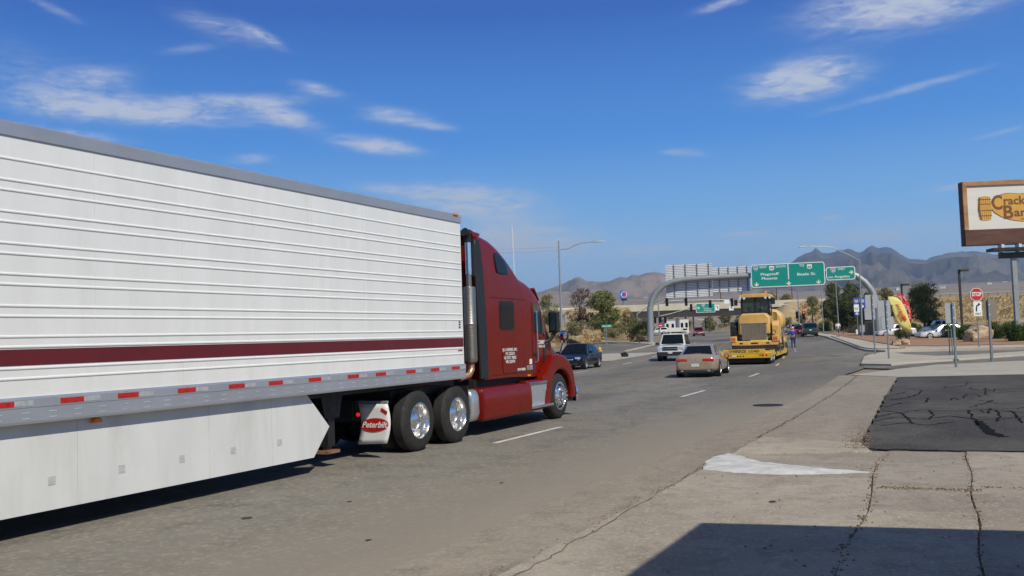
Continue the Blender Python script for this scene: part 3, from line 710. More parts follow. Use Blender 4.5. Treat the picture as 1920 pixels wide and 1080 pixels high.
    MB().prism([(s * x, z) for x, z in [(.8, .30), (1.08, .29), (1.13, .45), (1.12, .75), (1.07, .89), (.8, .89)]][::s], 'y', 15.80 - Y0, 16.12 - Y0).build('tank_end', M('tank_alu', (.58, .60, .62), .3, .75, var=.05), TK, bevel=.07, seg=3, fix=True)
    MB().box(min(s * .92, s * 1.12), max(s * .92, s * 1.12), 15.63 - Y0, 15.66 - Y0, .42, .98).build('splash_guard', PLASTIC, TK)
    # front fender with its wheel arch
    out = [(19.05, .30), (19.02, .98), (19.20, 1.06), (19.42, 1.24), (19.60, 1.38), (19.85, 1.44), (20.10, 1.43), (20.36, 1.35), (20.58, 1.20), (20.74, .98), (20.80, .72), (20.80, .42)]
    ar = [(20.55, .42)] + arc(19.97, .50, .60, 0, 165, 12) + [(19.36, .30)]
    fe = MB().prism([(y - Y0, z) for y, z in out + ar], 'x', min(s * .55, s * 1.155), max(s * .55, s * 1.155)).build('fender', RED, TK, bevel=.06, seg=4, fix=True)
    MB().prism([(y - Y0, z) for y, z in arc(19.97, .50, .596, 0, 180, 12)], 'x', min(s * .5, s * .8), max(s * .5, s * .8)).build('wheel_well', DARK, TK, fix=True)
    # steer wheel with lug nut covers
    r = .51; t = MB(); xo = s * 1.12
    t.lathe([(a, xo + s * q) for a, q in [(.29, 0), (r - .09, .0), (r - .03, -.03), (r, -.07), (r, -.24), (r - .03, -.28), (r - .1, -.29), (.29, -.29)]], 36, (0, 19.95 - Y0, r), closed=True)
    w_ = t.build('wheel', RUBBER, TK, smooth=40, fix=True)
    t = MB().lathe([(.30, xo - s * .02), (.312, xo), (.29, xo + s * .006), (.27, xo - s * .03), (.25, xo - s * .05), (.20, xo + s * .01), (.175, xo + s * .02), (.125, xo + s * .03), (.12, xo + s * .09), (.10, xo + s * .11), (.0005, xo + s * .115)], 32, (0, 19.95 - Y0, r))
    for k in range(10):
        a = k * .628; t.lathe([(.022, xo), (.022, xo + s * .07), (.012, xo + s * .12), (.001, xo + s * .125)], 8, (0, 19.95 - Y0 + .155 * math.cos(a), r + .155 * math.sin(a)))
    rim = t.build('rim', CHROME, w_, smooth=35, fix=True)
    hole = MB().lathe([(.026, xo - s * .05), (.026, xo - s * .008), (.001, xo - s * .008)], 10).mesh('rim_hole', DARK)
    for k in range(10):
        a = k * .628 + .31; ho = bpy.data.objects.new('rim_hole', hole); COL.objects.link(ho); ho.parent = w_; ho.location = (0, 19.95 - Y0 + .232 * math.cos(a), r + .232 * math.sin(a))
    for y in (13.77, 15.06):
        dual_wheel(TK, s * 1.23, y - Y0, s)
    # mud flap behind the drive wheels
    b = MB(); rows = []
    for k in range(9):
        z = .86 - .64 * k / 8; yb = 12.75
        rows.append([(s * (.72 + .55 * i / 6 + .06 * math.sin(math.pi * k / 8) - .03 * k / 8), yb - Y0, z + .02 * (i / 6) * (k / 8)) for i in range(7)])
    b.loft(rows, cap=False, closed=False)
    fl = b.build('mud_flap', M('flap_white', (.74, .74, .73), .5, var=.04, vs_=4, dirt=.12), TK, smooth=60)
    sm = fl.modifiers.new('t', 'SOLIDIFY'); sm.thickness = .012
    MB().box(min(s * .66, s * 1.2), max(s * .66, s * 1.2), 12.83 - Y0, 12.87 - Y0, .86, .90).build('flap_hanger', ALU, TK)
# emblem on the flap, lettering, reflectors
el_ = [(.33 * .8 * math.cos(a * .2618), .135 * .8 * math.sin(a * .2618)) for a in range(24)]
fy = 12.735 - Y0
b = MB().prism([(1.02 + x, .53 + z + .05 * x) for x, z in el_], 'y', fy - .007, fy + .004); o = b.build('emblem', REDT, TK, fix=True)
text('Peterbilt', .135, PAINTW, TK, (1.02, fy - .009, .53), 'emblem_lettering', rot=(R(90), 0, 0), shear=.3, bold=.002)
MB().prism([(1.16, .80), (1.27, .74), (1.25, .69), (1.14, .75)], 'y', 12.731 - Y0, 12.742 - Y0).build('flap_reflector', REDT, TK, fix=True)
tx = lambda s_, size, y, z, nm='lettering', b_=.0015: text(s_, size, DECALW, TK, (side_x(y, z) + .016, y - Y0, z), nm, rot=(R(90), 0, R(90)), bold=b_, ext=.001)
for i, s_ in enumerate(('J.B. CARRIERS, INC.', 'MC 525310', 'US DOT 78462', 'VIN 225970')): tx(s_, .088 if i else .082, 17.68, 1.60 - .082 * i)
tx('J.B. CARRIERS', .12, 19.30, 1.725, b_=.004); tx('OMAHA, NE', .078, 19.27, 1.635)
tx('GVW 80000', .075, 18.19, 1.175)
for i, c in enumerate(((.10, .32, .16), (.55, .12, .10), (.12, .25, .55))):
    y = 18.52 + .10 * i; MB().box(1.004, 1.012, y - .045 - Y0, y + .045 - Y0, 1.15, 1.25).build('permit_sticker', M('sticker_%d' % i, c, .5, var=.5, vs_=40), TK)
MB().box(1.004, 1.012, 18.62 - Y0, 18.74 - Y0, 1.27, 1.38).build('permit_sticker', PAINTW, TK)
MB().prism([(18.52 - Y0, 1.02), (18.62 - Y0, 1.02), (18.60 - Y0, 1.055), (18.54 - Y0, 1.055)], 'x', 1.0, 1.03).build('cab_marker', ORANGE, TK, fix=True)
# hood, bumper, windscreen, visor
b = MB(); rings = []
for y, w_, zt in ((19.85, .86, 1.86), (20.2, .80, 1.78), (20.6, .74, 1.64), (20.95, .68, 1.46), (21.15, .62, 1.28), (21.22, .58, 1.05), (21.22, .56, .55)):
    zb = .5; P = [(w_, zb), (w_, zb + (zt - .2 - zb) * .5), (w_, zt - .2)] + [(w_ - .2 + .2 * math.cos(R(a)), zt - .2 + .2 * math.sin(R(a))) for a in (30, 60, 90)] + [(0, zt + .03)]
    rings.append([(x, y - Y0, z) for x, z in P + [(-x, z) for x, z in P[-2::-1]]])
b.loft(rings).build('hood', RED, TK, smooth=40, fix=True)
MB().prism([(-1.15, 21.0 - Y0), (-.9, 21.32 - Y0), (.9, 21.32 - Y0), (1.15, 21.0 - Y0), (1.15, 20.88 - Y0), (-1.15, 20.88 - Y0)], 'z', .30, .68).build('front_bumper', CHROME2, TK, bevel=.03, fix=True)
MB().box(-.5, .5, 21.21 - Y0, 21.245 - Y0, .72, 1.22).build('grille', CHROME, TK, bevel=.02)
b = MB(); rows = []
for y, dz in ((19.30, .0), (19.45, .0), (19.7, 0), (19.92, 0)):
    rows.append([(x * (cw(y) - .16), y - Y0 + .012, interp(ROOF, y) + .075 - .05 * abs(x) ** 3) for x in (-1, -.6, 0, .6, 1)])
b.loft(rows, cap=False, closed=False); o = b.build('windscreen', GLASS, TK, smooth=60); o.modifiers.new('t', 'SOLIDIFY').thickness = .01
MB().prism([(19.16 - Y0, 2.88), (19.42 - Y0, 2.64), (19.44 - Y0, 2.66), (19.20 - Y0, 2.93)], 'x', -.92, .92).build('sun_visor', RED, TK, bevel=.01, fix=True)
# roof fairing lip
MB().prism([(16.40 - Y0, 3.98), (16.56 - Y0, 3.945), (16.80 - Y0, 3.93), (16.80 - Y0, 3.88), (16.54 - Y0, 3.80)], 'x', -.86, .86).build('roof_lip', RED, TK, bevel=.012, fix=True)
# back wall of the sleeper is a touch narrower and carries the stack
for s in (1, -1):
    xs = s * .90
    MB().lathe([(.05, 2.86), (.115, 2.84), (.122, 2.80), (.122, 2.14), (.125, 2.135), (.125, 2.115), (.122, 2.11), (.122, 1.44), (.11, 1.40), (.06, 1.37)], 28, (xs, 16.22 - Y0, 0), 'z').build('exhaust_muffler', STEEL, TK, smooth=40, fix=True)
    MB().tube([(xs, 16.22 - Y0, 2.84), (xs, 16.22 - Y0, 3.10)], .055, 16).build('stack_pipe', STEEL, TK, smooth=40)
    MB().tube([(xs, 16.22 - Y0, 3.08), (xs, 16.22 - Y0, 3.72)], .062, 16).build('stack_chrome', CHROME2, TK, smooth=40)
    MB().tube([(xs, 16.22 - Y0, 3.70), (xs, 16.22 - Y0, 3.80), (xs, 16.19 - Y0, 3.87), (xs, 16.10 - Y0, 3.90)], [.066, .07, .08, .084], 18, cap=True).build('stack_tip', PLASTIC, TK, smooth=40)
    MB().box(xs - .085, xs + .085, 16.28 - Y0, 16.33 - Y0, 3.05, 3.80).build('stack_shield', PLASTIC, TK)
    MB().tube([(xs, 16.22 - Y0, 1.40), (xs, 16.22 - Y0, 1.26), (xs, 16.12 - Y0, 1.16), (xs - s * .1, 15.9 - Y0, 1.10)], .062, 14).build('exhaust_elbow', COPPER, TK, smooth=40)
b = MB()
for k in range(44):
    z = 1.48 + k * .03
    if abs(z - 2.125) > .03: b.lathe([(.1225, z), (.1245, z + .006), (.1225, z + .012)], 24, (.90, 16.22 - Y0, 0), 'z', closed=True)
tag(b.build('muffler_ring', STEEL, TK, smooth=60), kind='stuff')
MB().tube([(.80, 18.42 - Y0, 2.98), (.81, 18.42 - Y0, 3.10)], .025, 8).build('antenna_base', PLASTIC, TK)
MB().tube([(.81, 18.42 - Y0, 3.10), (.80, 18.40 - Y0, 4.27)], [.012, .007], 6).build('antenna', PAINTW, TK)
# frame, drive train
MB().box(-.48, -.36, 12.9 - Y0, 20.9 - Y0, .62, .90).box(.36, .48, 12.9 - Y0, 20.9 - Y0, .62, .90).box(-.5, .5, 12.95 - Y0, 13.1 - Y0, .55, .9).build('frame_rail', DARK, TK)
MB().box(-.85, .85, 16.4 - Y0, 19.6 - Y0, .88, 1.05).build('cab_floor', DARK, TK)
MB().lathe([(.0005, 1.03), (.46, 1.03), (.46, 1.09), (.0005, 1.09)], 24, (0, 14.4 - Y0, 0), 'z').build('fifth_wheel', DARK, TK, fix=True)
MB().box(-.9, .9, 13.4 - Y0, 15.3 - Y0, .90, 1.02).build('deck_plate', DARK, TK)
for y in (13.77, 15.06, 19.95): MB().tube([(-.95, y - Y0, .51), (.95, y - Y0, .51)], .09).build('axle', DARK, TK)
MB().lathe([(.0005, 0), (.03, 0), (.035, .02), (.0005, .03)], 10, (.62, 12.88 - Y0 - .03, .68), 'y').build('tail_lamp', M('tail_red', (.8, .02, .015), .3, emit=.8), TK, fix=True)

# ------------------------------------------------------------------ cars
def paint(name, col, rough=.25): return M('paint_' + name, col, rough, .25, var=.05, vs_=2, coat=1.0, dirt=.10, dirtcol=tuple(v * .6 + .05 for v in col))
HEAD = M('headlamp_glass', (.62, .64, .66), .12, .4, var=.2, vs_=20)
TAIL = M('tail_lamp_red', (.50, .018, .014), .2, var=.2, vs_=20, spec=.7)
PLATE = M('licence_plate', (.55, .56, .52), .5, var=.1, vs_=20)
TRIM = M('trim_dark', (.02, .02, .022), .5)
RIMC = M('alloy_rim', (.62, .63, .65), .3, .9, var=.08)
def wheel(parent, x, y, r, s, rimmat=None):
    wd = .20; xo = s * x
    t = MB().lathe([(r * .62, xo - s * .012), (r * .86, xo), (r * .96, xo - s * .02), (r, xo - s * .05), (r, xo - s * (wd - .03)), (r * .94, xo - s * wd), (r * .62, xo - s * wd)], 24, (0, y, r), closed=True)
    w_ = t.build('wheel', RUBBER, parent, smooth=40, fix=True)
    t = MB().lathe([(r * .63, xo - s * .014), (r * .645, xo - s * .002), (r * .60, xo - s * .006), (r * .56, xo - s * .05), (r * .52, xo - s * .055), (.0005, xo - s * .05)], 20, (0, y, r))
    for k in range(6):
        a = k * math.pi / 3; ca, sa = math.cos(a), math.sin(a); h = r * .09
        P = [(xo - s * .052, y + ca * u - sa * v, r + sa * u + ca * v) for u, v in ((r * .1, -h * 1.3), (r * .60, -h * .8), (r * .60, h * .8), (r * .1, h * 1.3))]
        Q = [(xo - s * .014, q[1], q[2]) for q in P]
        t.loft([P, Q])
    t.lathe([(r * .16, xo - s * .05), (r * .15, xo - s * .006), (.0005, xo - s * .004)], 10, (0, y, r))
    t.build('rim', rimmat or RIMC, w_, smooth=35, fix=True)
def quad_inset(b, P, m, off, thick=.02):
    """pane on quad P (4 corners), margins m=(u0,u1,v0,v1), pushed out by off"""
    P = [Vector(p) for p in P]
    f = lambda u, v: (P[0].lerp(P[1], u)).lerp(P[3].lerp(P[2], u), v)
    nrm = (P[1] - P[0]).cross(P[3] - P[0]).normalized()
    Q = [f(m[0], m[2]), f(m[1], m[2]), f(m[1], m[3]), f(m[0], m[3])]
    b.loft([[q - nrm * thick for q in Q], [q + nrm * off for q in Q]])
def car(name, label, loc, rz, col, S, group=None, cat='car', glass=None):
    g = glass or GLASS
    t = thing(name, label, cat, loc, rz, group)
    L, W2, r = S['L'], S['W'] / 2, S['r']
    rings = []
    for (f, zb, zs, zc, wf) in S['body']:
        y = L * f; w_ = W2 * wf
        P = [(0, zb), (w_ * .78, zb), (w_ * .95, zb + .05), (w_ * .995, zb + .16), (w_, (zb + zs) * .5), (w_ * .985, zs - .10), (w_ * .955, zs - .03), (w_ * .86, zs + (zc - zs) * .35), (w_ * .5, zc - (zc - zs) * .15), (0, zc)]
        rings.append([(x, y, z) for x, z in P] + [(-x, y, z) for x, z in P[-2:0:-1]])
    MB().loft(rings).build('body', col, t, smooth=50, sub=2, fix=True)
    for C in S['cabin']:
        yf, yr, yfr, yrr, zb, zr, wb, wr = C[:8]
        A0, A1, A2, A3 = (-wb, yf, zb), (wb, yf, zb), (wb, yr, zb), (-wb, yr, zb)
        B0, B1, B2, B3 = (-wr, yfr, zr - .03), (wr, yfr, zr - .03), (wr, yrr, zr - .02), (-wr, yrr, zr - .02)
        mid = lambda p, q, k, up: tuple(p[i] + (q[i] - p[i]) * k + (up if i == 2 else 0) for i in range(3))
        b = MB(); b.v = [A0, A1, A2, A3, B0, B1, B2, B3, mid(B0, B1, .5, .02), mid(B3, B2, .5, .02), mid(mid(B0, B3, .5, 0), mid(B1, B2, .5, 0), .5, .05), mid(B0, B3, .5, .03), mid(B1, B2, .5, .03)]
        b.f = [(0, 1, 5, 8, 4), (2, 3, 7, 9, 6), (1, 2, 6, 12, 5), (3, 0, 4, 11, 7), (4, 8, 10, 11), (8, 5, 12, 10), (10, 12, 6, 9), (11, 10, 9, 7)]
        b.build('cabin' if C is S['cabin'][0] else 'canopy', col, t, smooth=35, bevel=S.get('round', .05), seg=4, fix=True)
        gl = C[8]
        if 'f' in gl: b = MB(); quad_inset(b, (A1, A0, B0, B1), (.06, .94, .10, .93), .010); b.build('windscreen', g, t, fix=True)
        if 'r' in gl: b = MB(); quad_inset(b, (A3, A2, B2, B3), (.08, .92, .14, .90), .010); b.build('rear_window', g, t, fix=True)
        for sx in (1, -1):
            P = (A1, A2, B2, B1) if sx > 0 else (A3, A0, B0, B3)
            for u0, u1 in C[9]:
                b = MB(); m = (u0, u1, .12, .90) if sx > 0 else (1 - u1, 1 - u0, .12, .90)
                quad_inset(b, P, m, .009); b.build('side_window', g, t, fix=True)
    for y in (S['yf'], S['yr']):
        for s in (1, -1):
            wx = W2 - .012
            MB().lathe([(r * 1.17, s * (wx + .008)), (r * 1.17, s * (wx - .25)), (.0005, s * (wx - .25)), (.0005, s * (wx + .006))][::s], 24, (0, y, r * 1.02)).build('wheel_arch', TRIM, t, fix=True)
            wheel(t, W2 + .008, y, r, s, S.get('rim'))
    hf, hr = L * S['body'][1][0], L * S['body'][-2][0]
    for (nm, x0, x1, y0, y1, z0, z1, mt) in S['bits']:
        for s in ((1, -1) if x0 > 0.01 else (1,)):
            X0, X1 = (x0, x1) if s > 0 else (-x1, -x0)
            MB().box(X0, X1, y0, y1, z0, z1).build(nm, mt if mt is not None else col, t, bevel=min(.025, (z1 - z0) * .3, (x1 - x0) * .3, (y1 - y0) * .3))
    return t
GOLD = paint('gold', (.38, .295, .19)); NAVY = M('paint_dark_blue', (.0055, .008, .014), .22, 0, var=.05, coat=.25, spec=.3); WHT_P = paint('white', (.74, .74, .73), .3); REDC = paint('red', (.30, .02, .02)); GREEN = paint('green', (.016, .065, .055)); SILV = paint('silver', (.45, .46, .48)); DRED = paint('dark_red', (.10, .012, .012)); BLK = paint('black', (.012, .012, .013))
def sedan(L=4.84, W=1.83, Hh=1.45, r=.325):
    h = L / 2
    return dict(L=L, W=W, r=r, yf=L * .30, yr=-L * .275,
        body=[(.497, .30, .52, .56, .70), (.48, .22, .60, .66, .86), (.42, .20, .68, .76, .97), (.30, .19, .76, .86, 1.0), (.20, .19, .84, .93, 1.0), (.0, .18, .88, .95, 1.0), (-.22, .19, .92, .97, 1.0), (-.36, .20, .95, 1.00, .99), (-.45, .24, .94, .99, .95), (-.488, .30, .90, .94, .88), (-.499, .36, .70, .74, .80)],
        cabin=[(L * .215, -L * .40, L * .045, -L * .245, .86, Hh, W * .455, W * .33, 'fr', ((.19, .49), (.53, .80)))],
        bits=[('headlamp', W * .26, W * .43, h * .90, h * .955, .58, .70, HEAD), ('grille', 0, W * .22, h * .95, h * .985, .46, .62, CHROME), ('lower_grille', 0, W * .36, h * .95, h * .99, .26, .38, TRIM), ('tail_lamp', W * .24, W * .45, -h * .985, -h * .90, .74, .88, TAIL), ('licence_plate', 0, .16, -h - .012, -h + .03, .60, .74, PLATE), ('door_handle', W * .485, W * .51, .0, .18, .80, .83, None), ('wing_mirror', W * .47, W * .60, L * .14, L * .175, .90, 1.03, None), ('front_plate', 0, .15, h - .02, h + .008, .44, .54, PLATE)])
# gold coupe seen from behind
S = sedan(4.86, 1.80, 1.34, .325); h = S['L'] / 2; W = 1.80
S['body'] = [(.497, .28, .48, .52, .66), (.48, .20, .56, .62, .84), (.40, .18, .66, .74, .96), (.26, .17, .72, .82, 1.0), (.0, .16, .80, .88, 1.0), (-.22, .17, .88, .93, 1.0), (-.36, .19, .91, .985, .975), (-.44, .22, .90, .985, .93), (-.480, .25, .87, .95, .86), (-.495, .30, .76, .82, .81), (-.500, .36, .60, .64, .76)]
S['cabin'] = [(L_ := 4.86 * .19, -4.86 * .385, 4.86 * .02, -4.86 * .20, .82, 1.34, .80, .54, 'fr', ((.22, .60), (.63, .84)))]
S['bits'] = [('headlamp', W * .26, W * .42, h * .90, h * .95, .52, .62, HEAD), ('tail_lamp', W * .17, W * .425, -h * 1.001, -h * .90, .66, .775, TAIL), ('licence_plate', .0, .165, -h - .012, -h + .02, .44, .57, PLATE), ('exhaust_tip', W * .27, W * .33, -h - .02, -h + .15, .24, .30, CHROME), ('door_handle', W * .488, W * .507, -.25, -.08, .74, .77, None), ('wing_mirror', W * .47, W * .59, 4.86 * .11, 4.86 * .145, .84, .96, None), ('rear_valance', 0, W * .38, -h * .995, -h * .9, .18, .30, TRIM), ('high_brake_lamp', 0, .16, -h * .70, -h * .66, .955, .985, TAIL)]
for i_, bt in enumerate(S['bits']):
    if bt[0] in ('licence_plate', 'grille', 'lower_grille', 'rear_valance', 'high_brake_lamp'): S['bits'][i_] = (bt[0], -bt[2], bt[2], *bt[3:])
def center_bits(S):
    S['bits'] = [(b_[0], -b_[2], b_[2], *b_[3:]) if b_[1] == 0 else b_ for b_ in S['bits']]; return S
S = center_bits(S); S['round'] = .10
def on_road(u, y): x = u - shift(y); return Vector((x, y, hg(x, y)))
pg = (at(1265, 709) + at(1345, 707)) / 2
gd = 0.15
gd = .12
gold = car('coupe', 'gold two door coupe driving away behind the yellow lowboy', pg + Vector((-math.sin(gd) * 2.3, math.cos(gd) * 2.3, 0)), gd, GOLD, S)
pb = at(1083, 693)
navy = car('sedan', 'dark blue sedan coming towards us on the far side by the hydrant', pb + Vector((-.6, 1.6, 0)), math.pi + .10, NAVY, center_bits(sedan()))
# white sport utility
def suv(L=4.85, W=1.85, Hh=1.82, r=.37):
    h = L / 2
    return center_bits(dict(L=L, W=W, r=r, yf=L * .29, yr=-L * .28,
        body=[(.497, .42, .70, .74, .84), (.48, .36, .90, .95, .93), (.42, .34, 1.00, 1.06, .99), (.30, .33, 1.04, 1.10, 1.0), (.15, .32, 1.06, 1.12, 1.0), (0, .32, 1.08, 1.12, 1.0), (-.25, .32, 1.10, 1.13, 1.0), (-.44, .34, 1.10, 1.13, .99), (-.488, .38, 1.08, 1.11, .96), (-.499, .44, .90, .94, .92)],
        cabin=[(L * .20, -L * .492, L * .07, -L * .46, 1.04, Hh, W * .47, W * .385, 'fr', ((.13, .36), (.40, .64), (.68, .93)))],
        bits=[('headlamp', W * .30, W * .46, h * .92, h * .985, .74, .94, HEAD), ('grille', 0, W * .27, h * .95, h * .998, .70, .95, TRIM), ('grille_bar', 0, W * .25, h * .96, h * 1.004, .81, .84, CHROME), ('front_bumper', 0, W * .47, h * .94, h * 1.01, .40, .62, TRIM), ('rear_bumper', 0, W * .47, -h * 1.01, -h * .94, .42, .62, TRIM), ('tail_lamp', W * .40, W * .475, -h * .995, -h * .93, .80, 1.15, TAIL), ('licence_plate', 0, .16, -h - .02, -h + .03, .78, .92, PLATE), ('front_plate', 0, .15, h, h + .035, .50, .62, PLATE), ('wing_mirror', W * .48, W * .62, L * .14, L * .18, 1.08, 1.24, TRIM), ('roof_rack', W * .28, W * .31, -L * .42, L * .02, Hh, Hh + .05, TRIM), ('door_handle', W * .487, W * .512, -.05, .13, .98, 1.02, TRIM)]))
pw = at(1255, 677.5)
car('sport_utility', 'white sport utility coming towards us left of the gold coupe', pw + Vector((-.3, 2.2, 0)), math.pi + .18, WHT_P, suv())
pr = at(1308, 630.5)
car('sedan', 'small red car far off on the road under the overpass sign', pr + Vector((-.4, 2.2, 0)), math.pi + .3, REDC, center_bits(sedan(4.6, 1.78, 1.45)))
# green pickup with a cap on its bed
def pickup(L=5.3, W=1.95, Hh=1.80, r=.38):
    S = suv(L, W, Hh, r); h = L / 2
    S['cabin'] = [(L * .17, -L * .10, L * .06, -L * .06, 1.04, Hh, W * .47, W * .39, 'fr', ((.15, .50), (.55, .90))), (-L * .105, -L * .49, -L * .11, -L * .475, 1.06, Hh - .06, W * .475, W * .42, 'r', ((.1, .9),))]
    return S
px_ = (at(1507, 632) + at(1537, 631)) / 2
car('pickup', 'dark green pickup with capped bed waiting at the lights', px_ + Vector((-.7, 2.6, 0)), .22, GREEN, pickup(), cat='pickup truck')
car('hatchback', 'dark red car braking beside the green pickup', at(1499, 630.5) + Vector((-1.0, 6.0, 0)), .24, DRED, center_bits(sedan(4.4, 1.75, 1.5)))
car('sport_utility', 'silver sport utility queuing beyond the loader on the right', at(1492, 629.5) + Vector((-1.6, 9.0, 0)), .25, SILV, suv(4.6, 1.8, 1.7))
car('sedan', 'silver sedan farthest in the queue at the lights', at(1487, 626.5) + Vector((-3.0, 16.0, 0)), .26, SILV, center_bits(sedan()))
# parked cars beyond the gravel bed
car('sedan', 'white sedan parked nose out beside the hedge', at(1742, 636.5) + Vector((1.2, .6, 0)), math.pi * .62, WHT_P, center_bits(sedan(4.9, 1.85, 1.42)))
car('minivan', 'white minivan parked behind the white sedan', at(1722, 631) + Vector((1.5, 6.0, 0)), math.pi * .60, WHT_P, suv(4.8, 1.85, 1.75, .33))
car('hatchback', 'white hatchback parked behind the grey sign posts', at(1672, 632.5) + Vector((.2, 2.5, 0)), math.pi * .62, WHT_P, center_bits(sedan(4.3, 1.75, 1.45)))

# ------------------------------------------------------------------ lowboy trailer and the machine it carries
YEL = M('lowboy_yellow', (.66, .40, .022), .45, var=.12, vs_=2, dirt=.45, dirtcol=(.25, .16, .06))
CAT_Y = M('machine_yellow', (.63, .385, .115), .5, var=.12, vs_=1.5, dirt=.4, dirtcol=(.28, .19, .10))
DECK = M('deck_timber', (.10, .07, .045), .9, var=.3, vs_=4)
SIGN_BLACK = M('sign_black', (.015, .014, .013), .5)
lw = (at(1365, 684) + at(1440, 682)) / 2
lh = .115
lw = lw - Vector((-math.sin(lh), math.cos(lh), 0)) * 1.0
LB = thing('lowboy_trailer', 'yellow lowboy trailer with an oversize load board', 'trailer', lw, lh)
MB().box(-1.38, 1.38, 0, .25, .36, .64).build('rear_beam', YEL, LB, bevel=.02)
MB().box(-1.20, 1.05, -.012, .01, .62, .86).build('load_board', M('board_yellow', (.68, .42, .03), .5, var=.08, dirt=.15), LB)
MB().prism([(.02, .60), (1.0, .60), (1.0, .76), (.5, .76)], 'x', -1.36, 1.36).build('ramp_shelf', YEL, LB)
text('OVERSIZE  LOAD', .19, SIGN_BLACK, LB, (-.08, -.016, .74), 'load_board_lettering', sx=1.15, bold=.004)
MB().box(-1.28, 1.28, .25, 3.6, .62, .75).build('rear_deck', YEL, LB)
MB().prism([(3.4, .74), (3.4, .5), (4.3, .34), (13.6, .34), (13.6, .62), (4.3, .62)], 'x', -1.28, 1.28).build('well_deck', DECK, LB, fix=True)
for s in (1, -1):
    MB().prism([(.25, .46), (.25, .72), (3.5, .76), (4.4, .66), (13.6, .66), (13.6, .34), (4.3, .34), (3.4, .48)], 'x', min(s * 1.28, s * 1.34), max(s * 1.28, s * 1.34)).build('side_rail', YEL, LB, fix=True)
MB().prism([(13.4, .34), (13.4, 1.0), (14.0, 1.4), (16.4, 1.4), (16.4, 1.1), (14.4, 1.0), (14.0, .34)], 'x', -1.2, 1.2).build('gooseneck', YEL, LB, fix=True)
for s in (1, -1):
    for y in (.75, 1.85, 2.95):
        t = MB(); xo = s * 1.30
        for k in range(2):
            o_ = xo - s * k * .30
            t.lathe([(.25, o_), (.40, o_), (.43, o_ - s * .05), (.43, o_ - s * .20), (.40, o_ - s * .25), (.25, o_ - s * .25)], 22, (0, y, .43), closed=True)
        w_ = t.build('wheel', RUBBER, LB, smooth=40, fix=True)
        MB().lathe([(.26, xo - s * .01), (.26, xo + s * .006), (.22, xo - s * .05), (.12, xo - s * .06), (.08, xo + s * .01), (.0005, xo + s * .012)], 18, (0, y, .43)).build('rim', WHT, w_, smooth=40, fix=True)
    for y in (14.8, 15.9):
        w_ = MB().lathe([(.25, s * 1.25), (.46, s * 1.25), (.50, s * 1.2), (.50, s * .75), (.25, s * .72)], 22, (0, y, .50), closed=True).build('wheel', RUBBER, LB, smooth=40, fix=True)
        MB().lathe([(.26, s * 1.24), (.2, s * 1.15), (.0005, s * 1.2)], 16, (0, y, .50)).build('rim', WHT, w_, fix=True)
    for x, rr, mt in ((1.12, .055, TAIL), (.92, .06, TAIL), (.78, .035, SIGN_BLACK)):
        MB().lathe([(rr, .002), (rr, -.02), (.0005, -.03)], 14, (s * x, 0, .52), 'y').build('tail_lamp', mt, LB, fix=True)
for x in (-.42, -.28, -.12): MB().lathe([(.04, .002), (.04, -.012), (.0005, -.016)], 12, (x, 0, .48), 'y').build('marker_lamp', SIGN_BLACK, LB, fix=True)
MB().box(-.80, -.50, -.012, 0, .43, .56).build('licence_plate', PLATE, LB)
MB().box(-1.0, 1.0, .3, 1.2, .12, .44).build('axle_housing', DARK, LB)

# the machine: wheeled compactor seen from behind
MC = thing('construction_machine', 'orange yellow wheeled earthmoving machine with black cab on the lowboy', 'construction machine', lw + Vector((-math.sin(lh) * 3.2 + .22, math.cos(lh) * 3.2, .70)), lh)
MB().prism([(-.90, .95), (-.90, 1.92), (-.66, 2.18), (.66, 2.18), (.90, 1.92), (.90, .95)], 'y', .0, 2.6).build('engine_hood', CAT_Y, MC, bevel=.09, seg=3, fix=True)
MB().prism([(-.78, .98), (-.80, 1.62), (.80, 1.62), (.78, .98)], 'y', -.05, .02).build('grille_frame', CAT_Y, MC, bevel=.02, fix=True)
gr_ = MB().box(-.70, .70, -.065, -.02, .62, 1.56).build('radiator_grille', M('grille_grey', (.15, .14, .11), .6, .2, var=.1), MC)
for k in range(15): MB().box(-.66 + k * .093, -.64 + k * .093, -.078, -.06, .64, 1.54).build('grille_bar', M('grille_bar_grey', (.26, .24, .19), .6), gr_)
MB().box(-1.32, 1.32, -.12, .30, .30, .58).build('counterweight', CAT_Y, MC, bevel=.05)
MB().prism([(-1.30, .32), (1.30, .32), (1.18, -.04), (-1.18, -.04)], 'y', -.08, .8).build('belly_guard', M('machine_black', (.022, .02, .018), .7, var=.3, dirt=.3, dirtcol=(.08, .06, .04)), MC, bevel=.03, fix=True)
